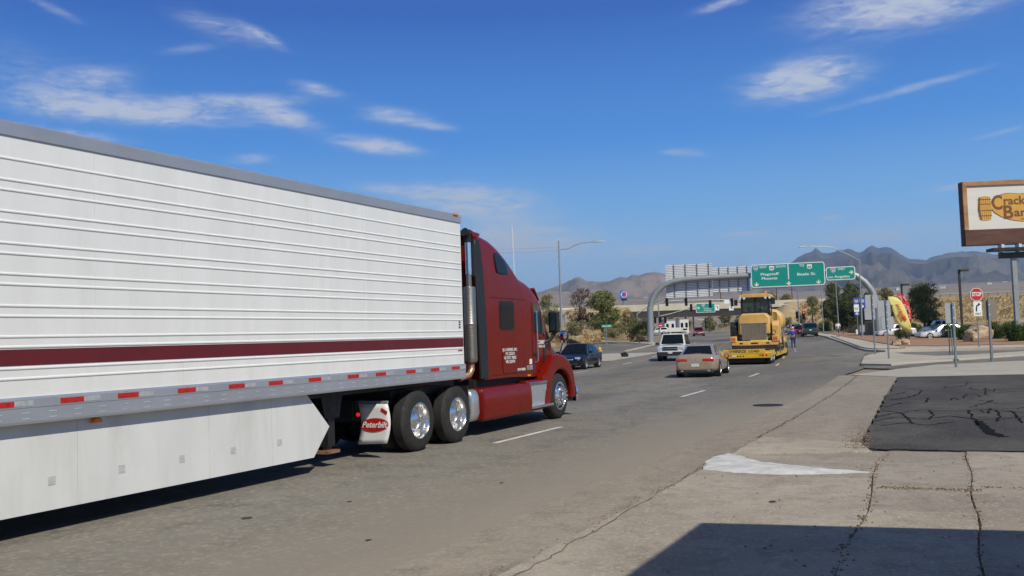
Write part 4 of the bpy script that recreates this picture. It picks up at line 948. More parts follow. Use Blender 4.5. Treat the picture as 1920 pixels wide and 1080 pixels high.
for s in (1, -1):
    MB().box(min(s * 1.0, s * 1.36), max(s * 1.0, s * 1.36), -.16, .16, .52, .86).build('lamp_housing', CAT_Y, MC, bevel=.03)
    MB().box(min(s * 1.07, s * 1.29), max(s * 1.07, s * 1.29), -.175, -.15, .60, .78).build('tail_lamp', M('orange_lens', (.55, .12, .03), .3), MC)
    MB().box(min(s * .98, s * 1.30), max(s * .98, s * 1.30), .2, 2.6, 1.18, 1.28).build('walkway', PLASTIC, MC)
    for y in (1.0, 4.5):
        t = MB().lathe([(.35, s * 1.36), (.72, s * 1.36), (.74, s * 1.0), (.72, s * .72), (.35, s * .72)], 28, (0, y, .74), closed=True)
        w_ = t.build('drum_wheel', M('drum_steel', (.15, .13, .11), .6, .5, var=.25, dirt=.4, dirtcol=(.22, .17, .11)), MC, smooth=30, fix=True)
        b = MB()
        for k in range(16):
            for j in range(3):
                a = (k + .5 * (j % 2)) * math.pi / 8; xx = s * (.80 + j * .22); ca, sa = math.cos(a), math.sin(a)
                P = [(xx + dx, y + ca * .72 - sa * q, .74 + sa * .72 + ca * q) for dx, q in ((-.08, -.07), (.08, -.07), (.08, .07), (-.08, .07))]
                Q = [(xx + dx, y + ca * .83 - sa * q, .74 + sa * .83 + ca * q) for dx, q in ((-.05, -.04), (.05, -.04), (.05, .04), (-.05, .04))]
                b.loft([P, Q])
        b.build('cleat', M('cleat_steel', (.22, .2, .17), .5, .6, var=.2), w_, fix=True)
        MB().lathe([(.34, s * 1.37), (.30, s * 1.25), (.0005, s * 1.28)], 18, (0, y, .74)).build('hub', CAT_Y, w_, fix=True)
# front frame with its rounded tank seen past the right flank
MB().lathe([(.0005, 3.1), (.55, 3.1), (.72, 3.25), (.72, 5.2), (.55, 5.4), (.0005, 5.4)], 24, (.75, 0, 1.75), 'y').build('front_tank', CAT_Y, MC, smooth=40, fix=True)
MB().box(-1.0, 1.25, 2.9, 5.6, .9, 1.5).build('front_frame', CAT_Y, MC, bevel=.06)
MB().box(1.05, 1.30, 2.7, 3.3, .35, 1.6).build('fender_plate', CAT_Y, MC, bevel=.03)
# cab
cabm = MB()
for x, y in ((-.78, 1.5), (.78, 1.5), (-.78, 2.9), (.78, 2.9), (0, 1.5)): cabm.box(x - .06, x + .06, y - .06, y + .06, 2.1, 3.16)
cabm.box(-.84, .84, 1.44, 2.96, 2.05, 2.30); cabo_ = cabm.build('cab_frame', PLASTIC, MC)
MB().box(-.74, -.06, 1.47, 1.50, 2.3, 3.14).build('cab_window', GLASSG, MC); MB().box(.06, .74, 1.47, 1.50, 2.3, 3.14).build('cab_window', GLASSG, MC)
for s in (1, -1): MB().box(min(s * .79, s * .81), max(s * .79, s * .81), 1.58, 2.82, 2.3, 3.12).build('cab_window', GLASSG, MC)
MB().box(-.74, .74, 2.87, 2.90, 2.3, 3.12).build('cab_window', GLASSG, MC)
MB().prism([(-.98, 3.14), (.98, 3.14), (.92, 3.30), (.6, 3.36), (-.6, 3.36), (-.92, 3.30)], 'y', 1.25, 3.15).build('cab_roof', CAT_Y, MC, bevel=.03, fix=True)
for x in (-.86, -.62, .62, .86): MB().lathe([(.075, .02), (.07, -.04), (.0005, -.05)], 14, (x, 1.24, 3.10), 'y').build('work_light', WHT, MC, fix=True)
MB().box(.95, 1.15, 1.3, 1.42, 2.7, 3.05).build('mirror', PLASTIC, MC); MB().tube([(.8, 1.5, 2.9), (1.05, 1.36, 2.9)], .02).build('mirror_bracket', PLASTIC, MC)
MB().box(-1.22, -1.02, 1.3, 1.42, 2.7, 3.05).build('mirror', PLASTIC, MC); MB().tube([(-.8, 1.5, 2.9), (-1.1, 1.36, 2.9)], .02).build('mirror_bracket', PLASTIC, MC)
b = MB()
for z in (1.75, 2.2): b.tube([(1.12, .5, z), (1.12, 2.6, z)], .022, 6)
for y in (.5, 1.5, 2.6): b.tube([(1.12, y, 1.25), (1.12, y, 2.2)], .022, 6)
b.build('handrail', PLASTIC, MC)
MB().tube([(-.35, .9, 2.15), (-.35, .9, 2.50), (-.35, .8, 2.58)], .06, 10).build('exhaust_pipe', PLASTIC, MC)
MB().lathe([(.14, 2.15), (.16, 2.42), (.10, 2.5), (.0005, 2.5)], 14, (.40, 1.0, 0), 'z').build('air_cleaner', PLASTIC, MC, fix=True)
MB().lathe([(.07, 3.35), (.08, 3.46), (.05, 3.52), (.0005, 3.52)], 12, (.55, 2.2, 0), 'z').build('beacon', ORANGE, MC, fix=True)
for s in (1, -1):
    MB().prism([(.15, .60), (.15, 1.45), (.45, 1.72), (1.75, 1.72), (2.05, 1.45), (2.05, 1.2)], 'x', min(s * 1.0, s * 1.38), max(s * 1.0, s * 1.38)).build('fender', CAT_Y if s > 0 else PLASTIC, MC, bevel=.03, fix=True)
    hl = MB()
    for k in range(3): hl.tube([(s * 1.0, .05, .7 + .25 * k), (s * (1.12 + .04 * k), -.03, .62 + .25 * k), (s * 1.2, .1, .5 + .25 * k)], .022, 6)
    hl.build('hydraulic_hose', PLASTIC, MC, smooth=60)
MB().box(-.80, .80, -.085, -.05, 1.60, 1.66).build('grille_rail', CAT_Y, MC); MB().box(-.2, .2, -.13, -.115, .40, .48).build('step_slot', SIGN_BLACK, MC)
for x in (-.75, .75): MB().box(x - .09, x + .09, -.13, -.115, .40, .48).build('step_slot', SIGN_BLACK, MC)
MB().box(-.68, .68, 1.7, 2.3, 2.3, 2.75).build('seat', M('seat_grey', (.10, .10, .10), .8), MC, bevel=.08)
# ------------------------------------------------------------------ people
SKIN = M('skin', (.42, .24, .16), .6, var=.08)
def skin_mesh(name, verts, edges, radii, mat, parent, root=0, sub=1):
    me = bpy.data.meshes.new(name); me.from_pydata(verts, edges, [])
    o = bpy.data.objects.new(name, me); COL.objects.link(o)
    o.modifiers.new('skin', 'SKIN'); me.skin_vertices or None
    if not me.skin_vertices: o.modifiers.clear(); o.modifiers.new('skin', 'SKIN')
    for i, rr in enumerate(radii):
        me.skin_vertices[0].data[i].radius = (rr, rr)
        me.skin_vertices[0].data[i].use_root = (i == root)
    sb = o.modifiers.new('sub', 'SUBSURF'); sb.levels = sb.render_levels = sub
    dg = bpy.context.evaluated_depsgraph_get(); me2 = bpy.data.meshes.new_from_object(o.evaluated_get(dg))
    bpy.data.objects.remove(o)
    me2.materials.clear(); me2.materials.append(mat); me2.shade_smooth()
    o = bpy.data.objects.new(name, me2); COL.objects.link(o); o.parent = parent
    return o
def person(label, loc, rz, shirt, trousers, hair, short=False, stride=.18, arm=.1):
    t = thing('person', label, 'person', loc, rz)
    V = [(0, 0, .95), (0, .01, 1.2), (0, 0, 1.42), (0, .0, 1.53), (0, .02, 1.62), (0, .02, 1.72),
         (.19, 0, 1.42), (.25, -.05 + arm * .3, 1.15), (.24, .06 + arm, .92), (.24, .09 + arm, .82), (-.19, 0, 1.42), (-.25, -.05 - arm * .3, 1.15), (-.24, .06 - arm, .92), (-.24, .09 - arm, .82),
         (.10, 0, .88), (.11, stride * .5 + .03, .48), (.11, stride * .6, .09), (.11, stride * .6 + .16, .045), (-.10, 0, .88), (-.11, -stride * .3 + .04, .48), (-.11, -stride * .9, .10), (-.11, -stride * .9 + .15, .045)]
    Ed = [(0, 1), (1, 2), (2, 3), (3, 4), (4, 5), (2, 6), (6, 7), (7, 8), (8, 9), (2, 10), (10, 11), (11, 12), (12, 13), (0, 14), (14, 15), (15, 16), (16, 17), (0, 18), (18, 19), (19, 20), (20, 21)]
    Rd = [.13, .13, .12, .055, .09, .085, .065, .045, .035, .04, .065, .045, .035, .04, .09, .06, .045, .04, .09, .06, .045, .04]
    skin_mesh('body', V, Ed, Rd, SKIN, t)
    pick = lambda ids: ([V[i] for i in ids], [(ids.index(a), ids.index(c)) for a, c in Ed if a in ids and c in ids], [Rd[i] + .02 for i in ids])
    a, e, r_ = pick([0, 1, 2, 6, 7, 10, 11]); skin_mesh('shirt', a, e, r_, shirt, t)
    ids = [0, 14, 15, 18, 19] if short else [0, 14, 15, 16, 18, 19, 20]
    a, e, r_ = pick(ids); skin_mesh('trousers', a, e, [q + .004 for q in r_], trousers, t)
    for s, yy_ in ((1, stride * .6), (-1, -stride * .9)):
        MB().prism([(yy_ - .09, 0), (yy_ + .20, 0), (yy_ + .20, .05), (yy_ + .05, .11), (yy_ - .09, .11)], 'x', s * .11 - .05, s * .11 + .05).build('shoe', PLASTIC, t, bevel=.02, fix=True)
    MB().lathe([(.0005, 1.815), (.06, 1.80), (.098, 1.74), (.104, 1.69), (.095, 1.66), (.0005, 1.66)], 14, (0, -.005, 0), 'z').build('hair', hair, t, smooth=60, fix=True)
    return t
person('person in a white shirt and shorts walking away on the corner sidewalk', at(1572, 631, .15), .2, M('cloth_white', (.72, .72, .70), .9), M('cloth_khaki', (.16, .15, .13), .9), M('hair_brown', (.03, .02, .015), .8), short=True)
person('person in a blue shirt and jeans beside the lowboy', at(1488, 652.5), .2, M('cloth_blue', (.03, .05, .35), .9), M('denim', (.04, .05, .14), .9), M('cap_white', (.6, .58, .54), .8), stride=.12)

# ------------------------------------------------------------------ mountains: ridges with gullies, built where they stand
def ridge_range(name, label, sil, D0, D1, Dback, mat, seed, rough):
    """sil: skyline as seen in the photo (px, py); rises from D0 to the crest at D1 and falls off to Dback"""
    b = MB(); n = 420; xs0, xs1 = sil[0][0], sil[-1][0]; NR = 84
    for i in range(n + 1):
        px = xs0 + (xs1 - xs0) * i / n; py = interp(sil, px)
        top = dist(px, py, D1)
        for k in range(NR + 1):
            t = k / NR * 1.2
            D = D0 + (D1 - D0) * t if t <= 1 else D1 + (Dback - D1) * (t - 1) / .2
            p = dist(px, py, D); base = far(p.x, p.y) - 30
            q = Vector((p.x / 1500, p.y / 1500, seed))
            rg = noise.ridged_multi_fractal(q, .9, 2.15, 8, 1.0, 2.0)
            fb = noise.fractal(q * 3.1, .9, 2.0, 7)
            if t <= 1:
                z = base + (top.z - base) * (.30 * t + .70 * t ** 2.2)
                z += ((rg - 1.1) * rough + fb * rough * .45) * (math.sin(min(1, t) * math.pi) ** .7) * .9
                z = min(z, base + (p.z - base) * (.90 + .1 * t ** 3))
                if t > .985: z = top.z + noise.fractal(q * 14, 1.0, 2.0, 5) * rough * .055
            else: z = top.z + (base - top.z) * ((t - 1) / .2)
            b.v.append((p.x, p.y, z))
    k = NR + 1
    for i in range(n):
        for j in range(NR): b.f.append((i * k + j, (i + 1) * k + j, (i + 1) * k + j + 1, i * k + j + 1))
    o = b.build(name, mat, smooth=70); st(o)['label'] = label
def mount_mat(name, c):
    m = ground_mat(name, c, (.0013, .006, .03), 1.0, 1.0, speck=.0)
    for nd in m.node_tree.nodes:
        if nd.type == 'BUMP': nd.inputs['Distance'].default_value = 14.0; nd.inputs['Strength'].default_value = 1.0
    return m
ridge_range('mountain', 'brown desert ridge with a small cone above the left trees', [(500, 600), (700, 590), (860, 585), (940, 573), (1000, 552), (1030, 541), (1050, 534), (1066, 527), (1078, 521), (1085, 519.5), (1092, 523), (1100, 528), (1112, 527), (1125, 528), (1140, 527), (1152, 523.5), (1163, 520), (1176, 520.5), (1186, 516), (1196, 517), (1210, 512.5), (1225, 509.5), (1237, 511), (1250, 515), (1270, 519), (1300, 524), (1350, 530), (1400, 536), (1460, 541), (1560, 552), (1700, 565)], 3300, 5600, 7600, mount_mat('mountain_brown', [(.20, .155, .125), (.32, .25, .195), (.11, .098, .08), (.3, .25, .2)]), 1.7, 150)
ridge_range('mountain', 'high rocky blue grey mountains behind the green road sign', [(1300, 560), (1420, 540), (1470, 504), (1486, 490), (1497, 483), (1508, 478), (1518, 475), (1525, 472), (1528, 467), (1532, 466.5), (1536, 471), (1541, 475.5), (1552, 476), (1562, 474.5), (1572, 471), (1580, 471.5), (1590, 468.5), (1598, 470), (1606, 474), (1614, 475), (1622, 469), (1629, 464), (1634, 462), (1640, 464.5), (1648, 467.5), (1655, 464.5), (1662, 464.5), (1675, 470), (1690, 479), (1705, 486), (1720, 488), (1738, 487), (1752, 481), (1770, 476), (1790, 473), (1815, 474), (1835, 472), (1860, 477), (1890, 480), (1930, 478), (1990, 487), (2080, 492), (2200, 505), (2400, 515), (2650, 530)], 4200, 8500, 11000, mount_mat('mountain_grey', [(.055, .050, .050), (.165, .135, .112), (.020, .021, .024), (.34, .3, .25)]), 5.2, 400)

# freeway embankment and overpass
def em(px, py, D): return dist(px, py, D)
def band(name, cols, mat, label, sub=6, amp=.35):
    """cols: list of columns of 3D points (same count), filled as a surface with small unevenness"""
    b = MB(); m = len(cols[0]); rows = []
    for a, c in zip(cols[:-1], cols[1:]):
        for i in range(sub): rows.append([Vector(p).lerp(Vector(q), i / sub) for p, q in zip(a, c)])
    rows.append([Vector(p) for p in cols[-1]]); k = (m - 1) * sub + 1
    for rw in rows:
        for j in range(m - 1):
            for i in range(sub if j < m - 2 else sub + 1):
                p = rw[j].lerp(rw[j + 1], i / sub); b.v.append((p.x, p.y, p.z + amp * noise.fractal(p / 6, 1, 2, 4) * (0 if (j == 0 and i == 0) else 1)))
    for r_ in range(len(rows) - 1):
        for j in range(k - 1): b.f.append((r_ * k + j, (r_ + 1) * k + j, (r_ + 1) * k + j + 1, r_ * k + j + 1))
    o = b.build(name, mat, smooth=70); st(o)['label'] = label; return o
ZD = 9.5
def fr(px, D, z):       # point on the line of sight of column px at distance D with height z
    p = dist(px, 600, D); return Vector((p.x, p.y, z))
band('embankment', [[fr(1400, 214, 1.2), fr(1405, 226, 1.5), fr(1412, 248, 2.0), fr(1418, 275, 2.2), fr(1420, 330, 1.5)]] + [[fr(px, 214, 1.6), fr(px, 226, 3.0), fr(px, 248, ZD - .3), fr(px, 275, ZD), fr(px, 330, ZD - 1)] for px in (1474, 1540, 1600, 1700, 1800, 1920, 2100, 2400, 2800)], D_FIELD, 'dry grassy freeway embankment on the right')
band('embankment', [[fr(px, 220, 1.6), fr(px, 232, 3.0), fr(px, 250, ZD - .3), fr(px, 275, ZD), fr(px, 330, ZD - 1)] for px in (1182, 1120, 1000, 800, 500, 100)], D_FIELD, 'dry grassy freeway embankment on the left behind the trees')
CONC = M('bridge_concrete', (.52, .47, .37), .85, var=.08, vs_=.4, dirt=.2, dirtcol=(.30, .26, .2))
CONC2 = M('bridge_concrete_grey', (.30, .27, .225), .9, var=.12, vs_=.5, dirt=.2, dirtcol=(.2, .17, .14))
BR = thing('overpass', 'concrete freeway overpass with plain parapet beyond the signals', 'bridge', fr(1320, 255, 0))
o0 = fr(1320, 255, 0)
def bridge_box(name, px0, px1, d0, d1, z0, z1, mat):
    P = [fr(px0, d0, 0) - o0, fr(px1, d0, 0) - o0, fr(px1, d1, 0) - o0, fr(px0, d1, 0) - o0]
    return MB().loft([[(p.x, p.y, z0) for p in P], [(p.x, p.y, z1) for p in P]]).build(name, mat, BR, fix=True)
bridge_box('parapet', 1150, 1560, 252, 252.5, 8.15, 9.9, CONC)
bridge_box('parapet', 1150, 1560, 270, 270.5, 8.15, 9.9, CONC)
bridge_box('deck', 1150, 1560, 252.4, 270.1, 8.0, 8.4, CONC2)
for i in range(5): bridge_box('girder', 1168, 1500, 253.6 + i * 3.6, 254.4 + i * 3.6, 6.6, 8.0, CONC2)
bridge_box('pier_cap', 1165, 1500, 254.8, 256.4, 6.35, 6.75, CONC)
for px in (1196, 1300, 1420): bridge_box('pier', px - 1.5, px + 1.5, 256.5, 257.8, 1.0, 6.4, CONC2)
for nm, pxs in (('slope_paving', ((1325, 1.9), (1400, 4.9), (1466, 8.0), (1478, 8.0), (1478, 1.0), (1325, 1.0))), ('abutment', ((1150, 8.2), (1172, 8.2), (1190, 5.0), (1205, 2.5), (1205, 1.0), (1150, 1.0)))):
    P = [(fr(px, 246, z) - o0) for px, z in pxs]; Q = [(fr(px, 262, z) - o0) for px, z in pxs]
    MB().loft([P, Q]).build(nm, M('slope_concrete', (.25, .20, .15), .9, var=.15, vs_=.5, dirt=.3), BR, fix=True)

# left roadside bank
foot = [at(*p) for p in ((700, 668), (820, 660), (930, 655), (1020, 650), (1080, 646), (1130, 640), (1170, 641), (1205, 642), (1222, 641))]
bk_h = [3.8, 4.0, 4.0, 4.0, 4.1, 3.9, 3.0, 1.3, .2]
away = Vector((-math.sin(TH), math.cos(TH), 0))
cols = []
for f, h_ in zip(foot, bk_h):
    cols.append([f + Vector((0, 0, -.05)), f + away * 5 + Vector((0, 0, .25 * h_)), f + away * 13 + Vector((0, 0, .62 * h_)), f + away * 26 + Vector((0, 0, h_)), f + away * 60 + Vector((0, 0, h_ + .4))])
band('roadside_bank', cols, D_SAND, 'sandy roadside bank with dry grass and pale rocks on the left', sub=7, amp=.5)
def bank_z(p):
    """height of the bank surface near p, found from the column grid"""
    best = None
    for c in cols:
        for q in c:
            d = (Vector((q.x, q.y)) - Vector((p[0], p[1]))).length + .01
            best = [d, q.z] if best is None or d < best[0] else best
    return best[1]
def bank_pt(i, t):
    """point on the bank: i along the columns (float), t up the slope 0..4 (float)"""
    a, fa = int(min(i, len(cols) - 2)), i - int(min(i, len(cols) - 2)); j, fj = int(min(t, 3)), t - int(min(t, 3))
    p = cols[a][j].lerp(cols[a][j + 1], fj); q = cols[a + 1][j].lerp(cols[a + 1][j + 1], fj); return p.lerp(q, fa)

# ------------------------------------------------------------------ vegetation
def leaf_mat(name, col, var=.35):
    m = bpy.data.materials.new(name); m.use_nodes = True; t = m.node_tree; b = t.nodes['Principled BSDF']; q = NT(t)
    geo = q.n('ShaderNodeNewGeometry').outputs['Random Per Island']
    c = q.mix(geo, tuple(v * (1 - var) for v in col), tuple(min(1, v * (1 + var)) for v in col))
    q.put(b.inputs['Base Color'], c); b.inputs['Roughness'].default_value = .7; b.inputs['Specular IOR Level'].default_value = .2
    b.inputs['Subsurface Weight'].default_value = 0.0
    tr = q.n('ShaderNodeBsdfTranslucent'); q.put(tr.inputs[0], c); mx = q.n('ShaderNodeMixShader'); mx.inputs[0].default_value = .25
    t.links.new(b.outputs[0], mx.inputs[1]); t.links.new(tr.outputs[0], mx.inputs[2]); t.links.new(mx.outputs[0], t.nodes['Material Output'].inputs[0])
    return m
LF = dict(dark=leaf_mat('foliage_dark', (.115, .13, .055)), green=leaf_mat('foliage_green', (.215, .225, .088)), olive=leaf_mat('foliage_olive', (.25, .23, .115)), brown=leaf_mat('foliage_dry', (.20, .145, .10)), hedge=leaf_mat('foliage_hedge', (.075, .125, .036)), grey=leaf_mat('foliage_grey', (.15, .135, .10)), tan=leaf_mat('foliage_tan', (.26, .20, .11)))
BARK = M('bark', (.085, .062, .045), .95, var=.3, vs_=6, bump=.6, bs=14)
def leaves(blobs, n, size, rng, upright=0.0):
    """leaf clumps spread through the blobs (cx,cy,cz,rx,ry,rz): uneven, with gaps"""
    b = MB(); vol = [q[3] * q[4] * q[5] for q in blobs]; tot_ = sum(vol)
    for q, v in zip(blobs, vol):
        m = int(n * v / tot_); ncl = max(5, m // 26)
        for _ in range(ncl):
            while True:
                d = Vector((rng.uniform(-1, 1), rng.uniform(-1, 1), rng.uniform(-1, 1)))
                if .25 < d.length < 1 and rng.random() < .25 + d.length ** 2: break
            c = Vector((q[0] + d.x * q[3], q[1] + d.y * q[4], q[2] + d.z * q[5])); cs = size * rng.uniform(1.6, 3.4)
            for _ in range(26):
                p = c + Vector((rng.gauss(0, cs * .55), rng.gauss(0, cs * .55), rng.gauss(0, cs * .42)))
                a = Vector((rng.gauss(0, 1), rng.gauss(0, 1), rng.gauss(0, 1) + upright)).normalized(); u = a.orthogonal().normalized(); w_ = a.cross(u)
                th = rng.uniform(0, 6.28); u, w_ = u * math.cos(th) + w_ * math.sin(th), w_ * math.cos(th) - u * math.sin(th)
                s = size * rng.uniform(.5, 1.15); k = len(b.v)
                b.v += [tuple(p + u * s), tuple(p + w_ * s * .45), tuple(p - u * s), tuple(p - w_ * s * .45)]; b.f.append((k, k + 1, k + 2, k + 3))
    return b
def tree(name, label, base, h_, w_, kind, n=5200, size=.16, trunk=.16, crown0=.25, group=None, cat='tree', nb=11, seed=0, bare=0):
    rng = random.Random(seed * 31 + 5); t = thing(name, label, cat, base, rng.uniform(0, 6), group)
    blobs = []
    for k in range(nb):
        a = rng.uniform(0, 6.28); f = rng.random(); zz = h_ * (crown0 + (1 - crown0) * (.12 + .80 * f)); spread = (1 - abs(f - .38) * 1.05) * w_
        r_ = w_ * rng.uniform(.30, .52)
        blobs.append((math.cos(a) * spread * rng.uniform(.25, .72), math.sin(a) * spread * rng.uniform(.25, .72), min(zz, h_ - r_ * .55), r_, r_, r_ * rng.uniform(.6, .95)))
    tk = MB(); top = h_ * (crown0 + (1 - crown0) * .55)
    tk.tube([(0, 0, -.1), (.04 * h_ * rng.uniform(-1, 1), 0, top * .5), (.06 * h_ * rng.uniform(-1, 1), .03 * h_, top)], [trunk, trunk * .75, trunk * .3], 8)
    for q in blobs:
        s0 = top * rng.uniform(.35, .8)
        tk.tube([(0, 0, s0), (q[0] * .5, q[1] * .5, (s0 + q[2]) * .5 + .1), (q[0], q[1], q[2])], [trunk * .42, trunk * .28, trunk * .10], 5)
        for _ in range(bare):
            d = Vector((rng.uniform(-1, 1), rng.uniform(-1, 1), rng.uniform(-.4, 1))) * q[3]
            tk.tube([(q[0], q[1], q[2]), (q[0] + d.x, q[1] + d.y, q[2] + d.z)], [trunk * .10, trunk * .03], 4)
    tk.build('trunk', BARK, t, smooth=60)
    leaves(blobs, n, size, rng).build('crown', LF[kind], t)
    return t
def bush(name, label, base, h_, w_, kind, n=2600, size=.10, group=None, seed=0, depth=None):
    rng = random.Random(seed * 17 + 3); t = thing(name, label, 'bush', base, 0, group)
    dp = depth or w_
    blobs = [(rng.uniform(-.55, .55) * w_, rng.uniform(-.5, .5) * dp, h_ * rng.uniform(.32, .62), w_ * rng.uniform(.35, .55), dp * rng.uniform(.35, .55), h_ * rng.uniform(.30, .42)) for _ in range(7)]
    tk = MB()
    for q in blobs: tk.tube([(q[0] * .2, q[1] * .2, -.1), (q[0] * .7, q[1] * .7, q[2] * .7), (q[0], q[1], q[2])], [.05, .03, .015], 5)
    tk.build('stem', BARK, t); leaves(blobs, n, size, rng, .4).build('foliage', LF[kind], t)
    return t
def px_tree(fn, name, label, px, ybase, ytop, hw, D, kind, **k):
    p = dist(px, ybase, D); q = dist(px, ytop, D); return fn(name, label, p, q.z - p.z, hw / F * D, kind, **k)
px_tree(tree, 'roadside_tree', 'dense green roadside tree on the left bank', 1130, 622, 548, 38, 118, 'green', n=15000, size=.13, crown0=.05, nb=18, seed=1)
px_tree(tree, 'roadside_tree', 'brown half bare tree left of the dense green tree', 1088, 622, 545, 30, 120, 'brown', n=4200, size=.10, crown0=.05, nb=16, seed=2, bare=7)
px_tree(bush, 'desert_bush', 'olive bush on the bank behind the truck mirror', 1034, 612, 574, 26, 116, 'olive', n=6000, size=.10, seed=3)
px_tree(bush, 'desert_bush', 'low brown bush below the half bare tree', 1080, 628, 598, 22, 110, 'olive', n=3500, size=.09, seed=4)
px_tree(bush, 'desert_bush', 'dark green bush left of the gantry post', 1199, 640, 594, 26, 121, 'green', n=8000, size=.10, seed=5)
px_tree(bush, 'desert_bush', 'pale tan brush between green tree and overpass', 1174, 626, 580, 17, 124, 'tan', n=3000, size=.09, seed=6)
px_tree(bush, 'desert_bush', 'brown brush at the foot of the green tree', 1158, 628, 602, 22, 117, 'olive', n=3500, size=.09, seed=7)
px_tree(bush, 'desert_bush', 'small purple brown shrub on the bank by the gantry post', 1199, 641, 624, 6, 112, 'brown', n=1200, size=.06, seed=8)
px_tree(bush, 'desert_bush', 'greenish shrub on the bank behind the street name sign', 1150, 632, 613, 17, 108, 'olive', n=2600, size=.08, seed=9)
px_tree(tree, 'evergreen_tree', 'large dark evergreen right of the green pickup', 1595, 629, 528, 40, 158, 'dark', n=20000, size=.17, crown0=.06, nb=20, seed=11, trunk=.25)
px_tree(tree, 'evergreen_tree', 'tall dark evergreen behind the small exit sign', 1565, 626, 533, 26, 172, 'dark', n=12000, size=.18, crown0=.1, nb=16, seed=12, trunk=.22)
px_tree(tree, 'roadside_tree', 'small airy olive tree on the embankment slope', 1524, 606, 556, 17, 200, 'olive', n=4200, size=.17, crown0=.3, nb=10, seed=13)
px_tree(bush, 'roadside_bush', 'round green bush on the slope behind the green pickup', 1549, 626, 593, 17, 165, 'green', n=5000, size=.13, seed=14)
px_tree(tree, 'evergreen_tree', 'dark evergreen behind the grey sign backs', 1637, 628, 545, 24, 150, 'dark', n=10000, size=.16, crown0=.12, nb=14, seed=15)
px_tree(tree, 'evergreen_tree', 'olive tree left of the yellow flag', 1664, 626, 541, 22, 140, 'olive', n=8000, size=.15, crown0=.3, nb=13, seed=16)
px_tree(tree, 'evergreen_tree', 'broad acacia tree behind the red flag', 1734, 634, 533, 36, 112, 'green', n=17000, size=.11, crown0=.28, nb=18, seed=17, trunk=.18)
px_tree(bush, 'roadside_bush', 'grey dry brush beside the walking person', 1604, 630, 609, 24, 135, 'grey', n=4200, size=.10, seed=18)
px_tree(bush, 'roadside_bush', 'dark shrub under the yellow flag', 1692, 640, 613, 15, 92, 'dark', n=4000, size=.07, seed=19)
for i, (px, yb, yt, hw, lab) in enumerate(((1712, 634, 605, 16, 'green shrub behind the parked white sedan'), (1758, 634, 607, 14, 'hedge bush left of the boulder by the white car'), (1782, 643, 606, 20, 'hedge bush behind the tall grey sign back'), (1812, 641, 603, 18, 'hedge bush just left of the big boulder'), (1862, 640, 604, 20, 'hedge bush just right of the big boulder'), (1893, 643, 602, 20, 'hedge bush below the billboard pole'), (1918, 648, 606, 16, 'hedge bush at the right edge of the picture'), (1960, 648, 604, 24, 'hedge bush past the right edge'))):
    px_tree(bush, 'hedge_bush', lab, px, yb, yt, hw, {1712: 108, 1758: 102, 1782: 92}.get(px, 84 if px < 1870 else 76), 'hedge', n=6500, size=.07, seed=30 + i, group='hedge bushes along the parking lot')
px_tree(bush, 'roadside_bush', 'yellow green brush behind the right hand hedge', 1880, 626, 600, 26, 100, 'olive', n=3500, size=.09, seed=41)
px_tree(bush, 'roadside_bush', 'brush on the bare slope under the overpass end', 1478, 612, 592, 12, 222, 'olive', n=1800, size=.16, seed=42)
px_tree(bush, 'roadside_bush', 'dry brush on the slope left of the olive tree', 1502, 606, 588, 10, 226, 'tan', n=1500, size=.16, seed=43)
# trees beyond the overpass
for i, (px, yb, yt, hw, D, lab) in enumerate(((1365, 626, 586, 22, 330, 'green tree seen under the overpass beside the slope'), (1330, 624, 596, 14, 360, 'small green tree seen under the overpass left of it'), (1395, 624, 588, 18, 340, 'green tree seen under the overpass by the machine'), (1285, 622, 597, 14, 380, 'green tree far under the overpass beside the white wall'), (1255, 622, 594, 14, 390, 'green tree far behind the signal heads'))):
    px_tree(tree, 'distant_tree', lab, px, yb, yt, hw, D, 'olive', n=3000, size=.32, crown0=.05, nb=10, seed=50 + i, group='trees beyond the overpass')
for i, (px, yb, yt, hw, lab) in enumerate(((1446, 568, 552, 7, 'small tree on the freeway above the machine cab'), (1474, 568, 550, 11, 'small tree on the freeway right of the machine cab'), (1030, 600, 552, 20, 'far tree behind the left lamp pole'))):
    px_tree(tree, 'distant_tree', lab, px, yb, yt, hw, 300, 'olive', n=1800, size=.3, crown0=.1, nb=8, seed=60 + i, group='trees along the freeway')
# dry grass and loose rocks on the bank
rng = random.Random(3); b = MB(); b2 = MB()
def tuft(b, p, hh, n):
    for _ in range(n):
        a = rng.uniform(0, 6.28); l = Vector((math.cos(a), math.sin(a), 0)) * hh * rng.uniform(.2, .8); s = Vector((-math.sin(a), math.cos(a), 0)) * hh * .10; k = len(b.v)
        b.v += [tuple(p + s), tuple(p - s), tuple(p + l + Vector((0, 0, hh * rng.uniform(.5, 1.1))))]; b.f.append((k, k + 1, k + 2))
for _ in range(5200):
    p = bank_pt(rng.uniform(2, 7.9), rng.uniform(.02, 3.1) ** 1.0) + Vector((0, 0, -.05))
    (tuft(b, p, rng.uniform(.15, .5), 9))
for _ in range(6000):
    px = rng.uniform(1500, 2000); D = rng.uniform(216, 250); z = 1.6 + (ZD - 1.9) * sstep(214, 252, D); tuft(b, fr(px, D, z - .25), rng.uniform(.3, .9), 6)
tag(b.build('dry_grass', M('dry_straw', (.40, .29, .14), .95, var=.3, vs_=.3)), 'dry yellow grass on the roadside bank and embankment', 'grass', kind='stuff')
ROCK = M('boulder_stone', (.46, .34, .22), .9, var=.35, vs_=2.2, bump=1.0, bs=7, dirt=.7, dirtcol=(.22, .15, .09))
PALE = M('pale_rock', (.50, .45, .36), .95, var=.2, vs_=2)
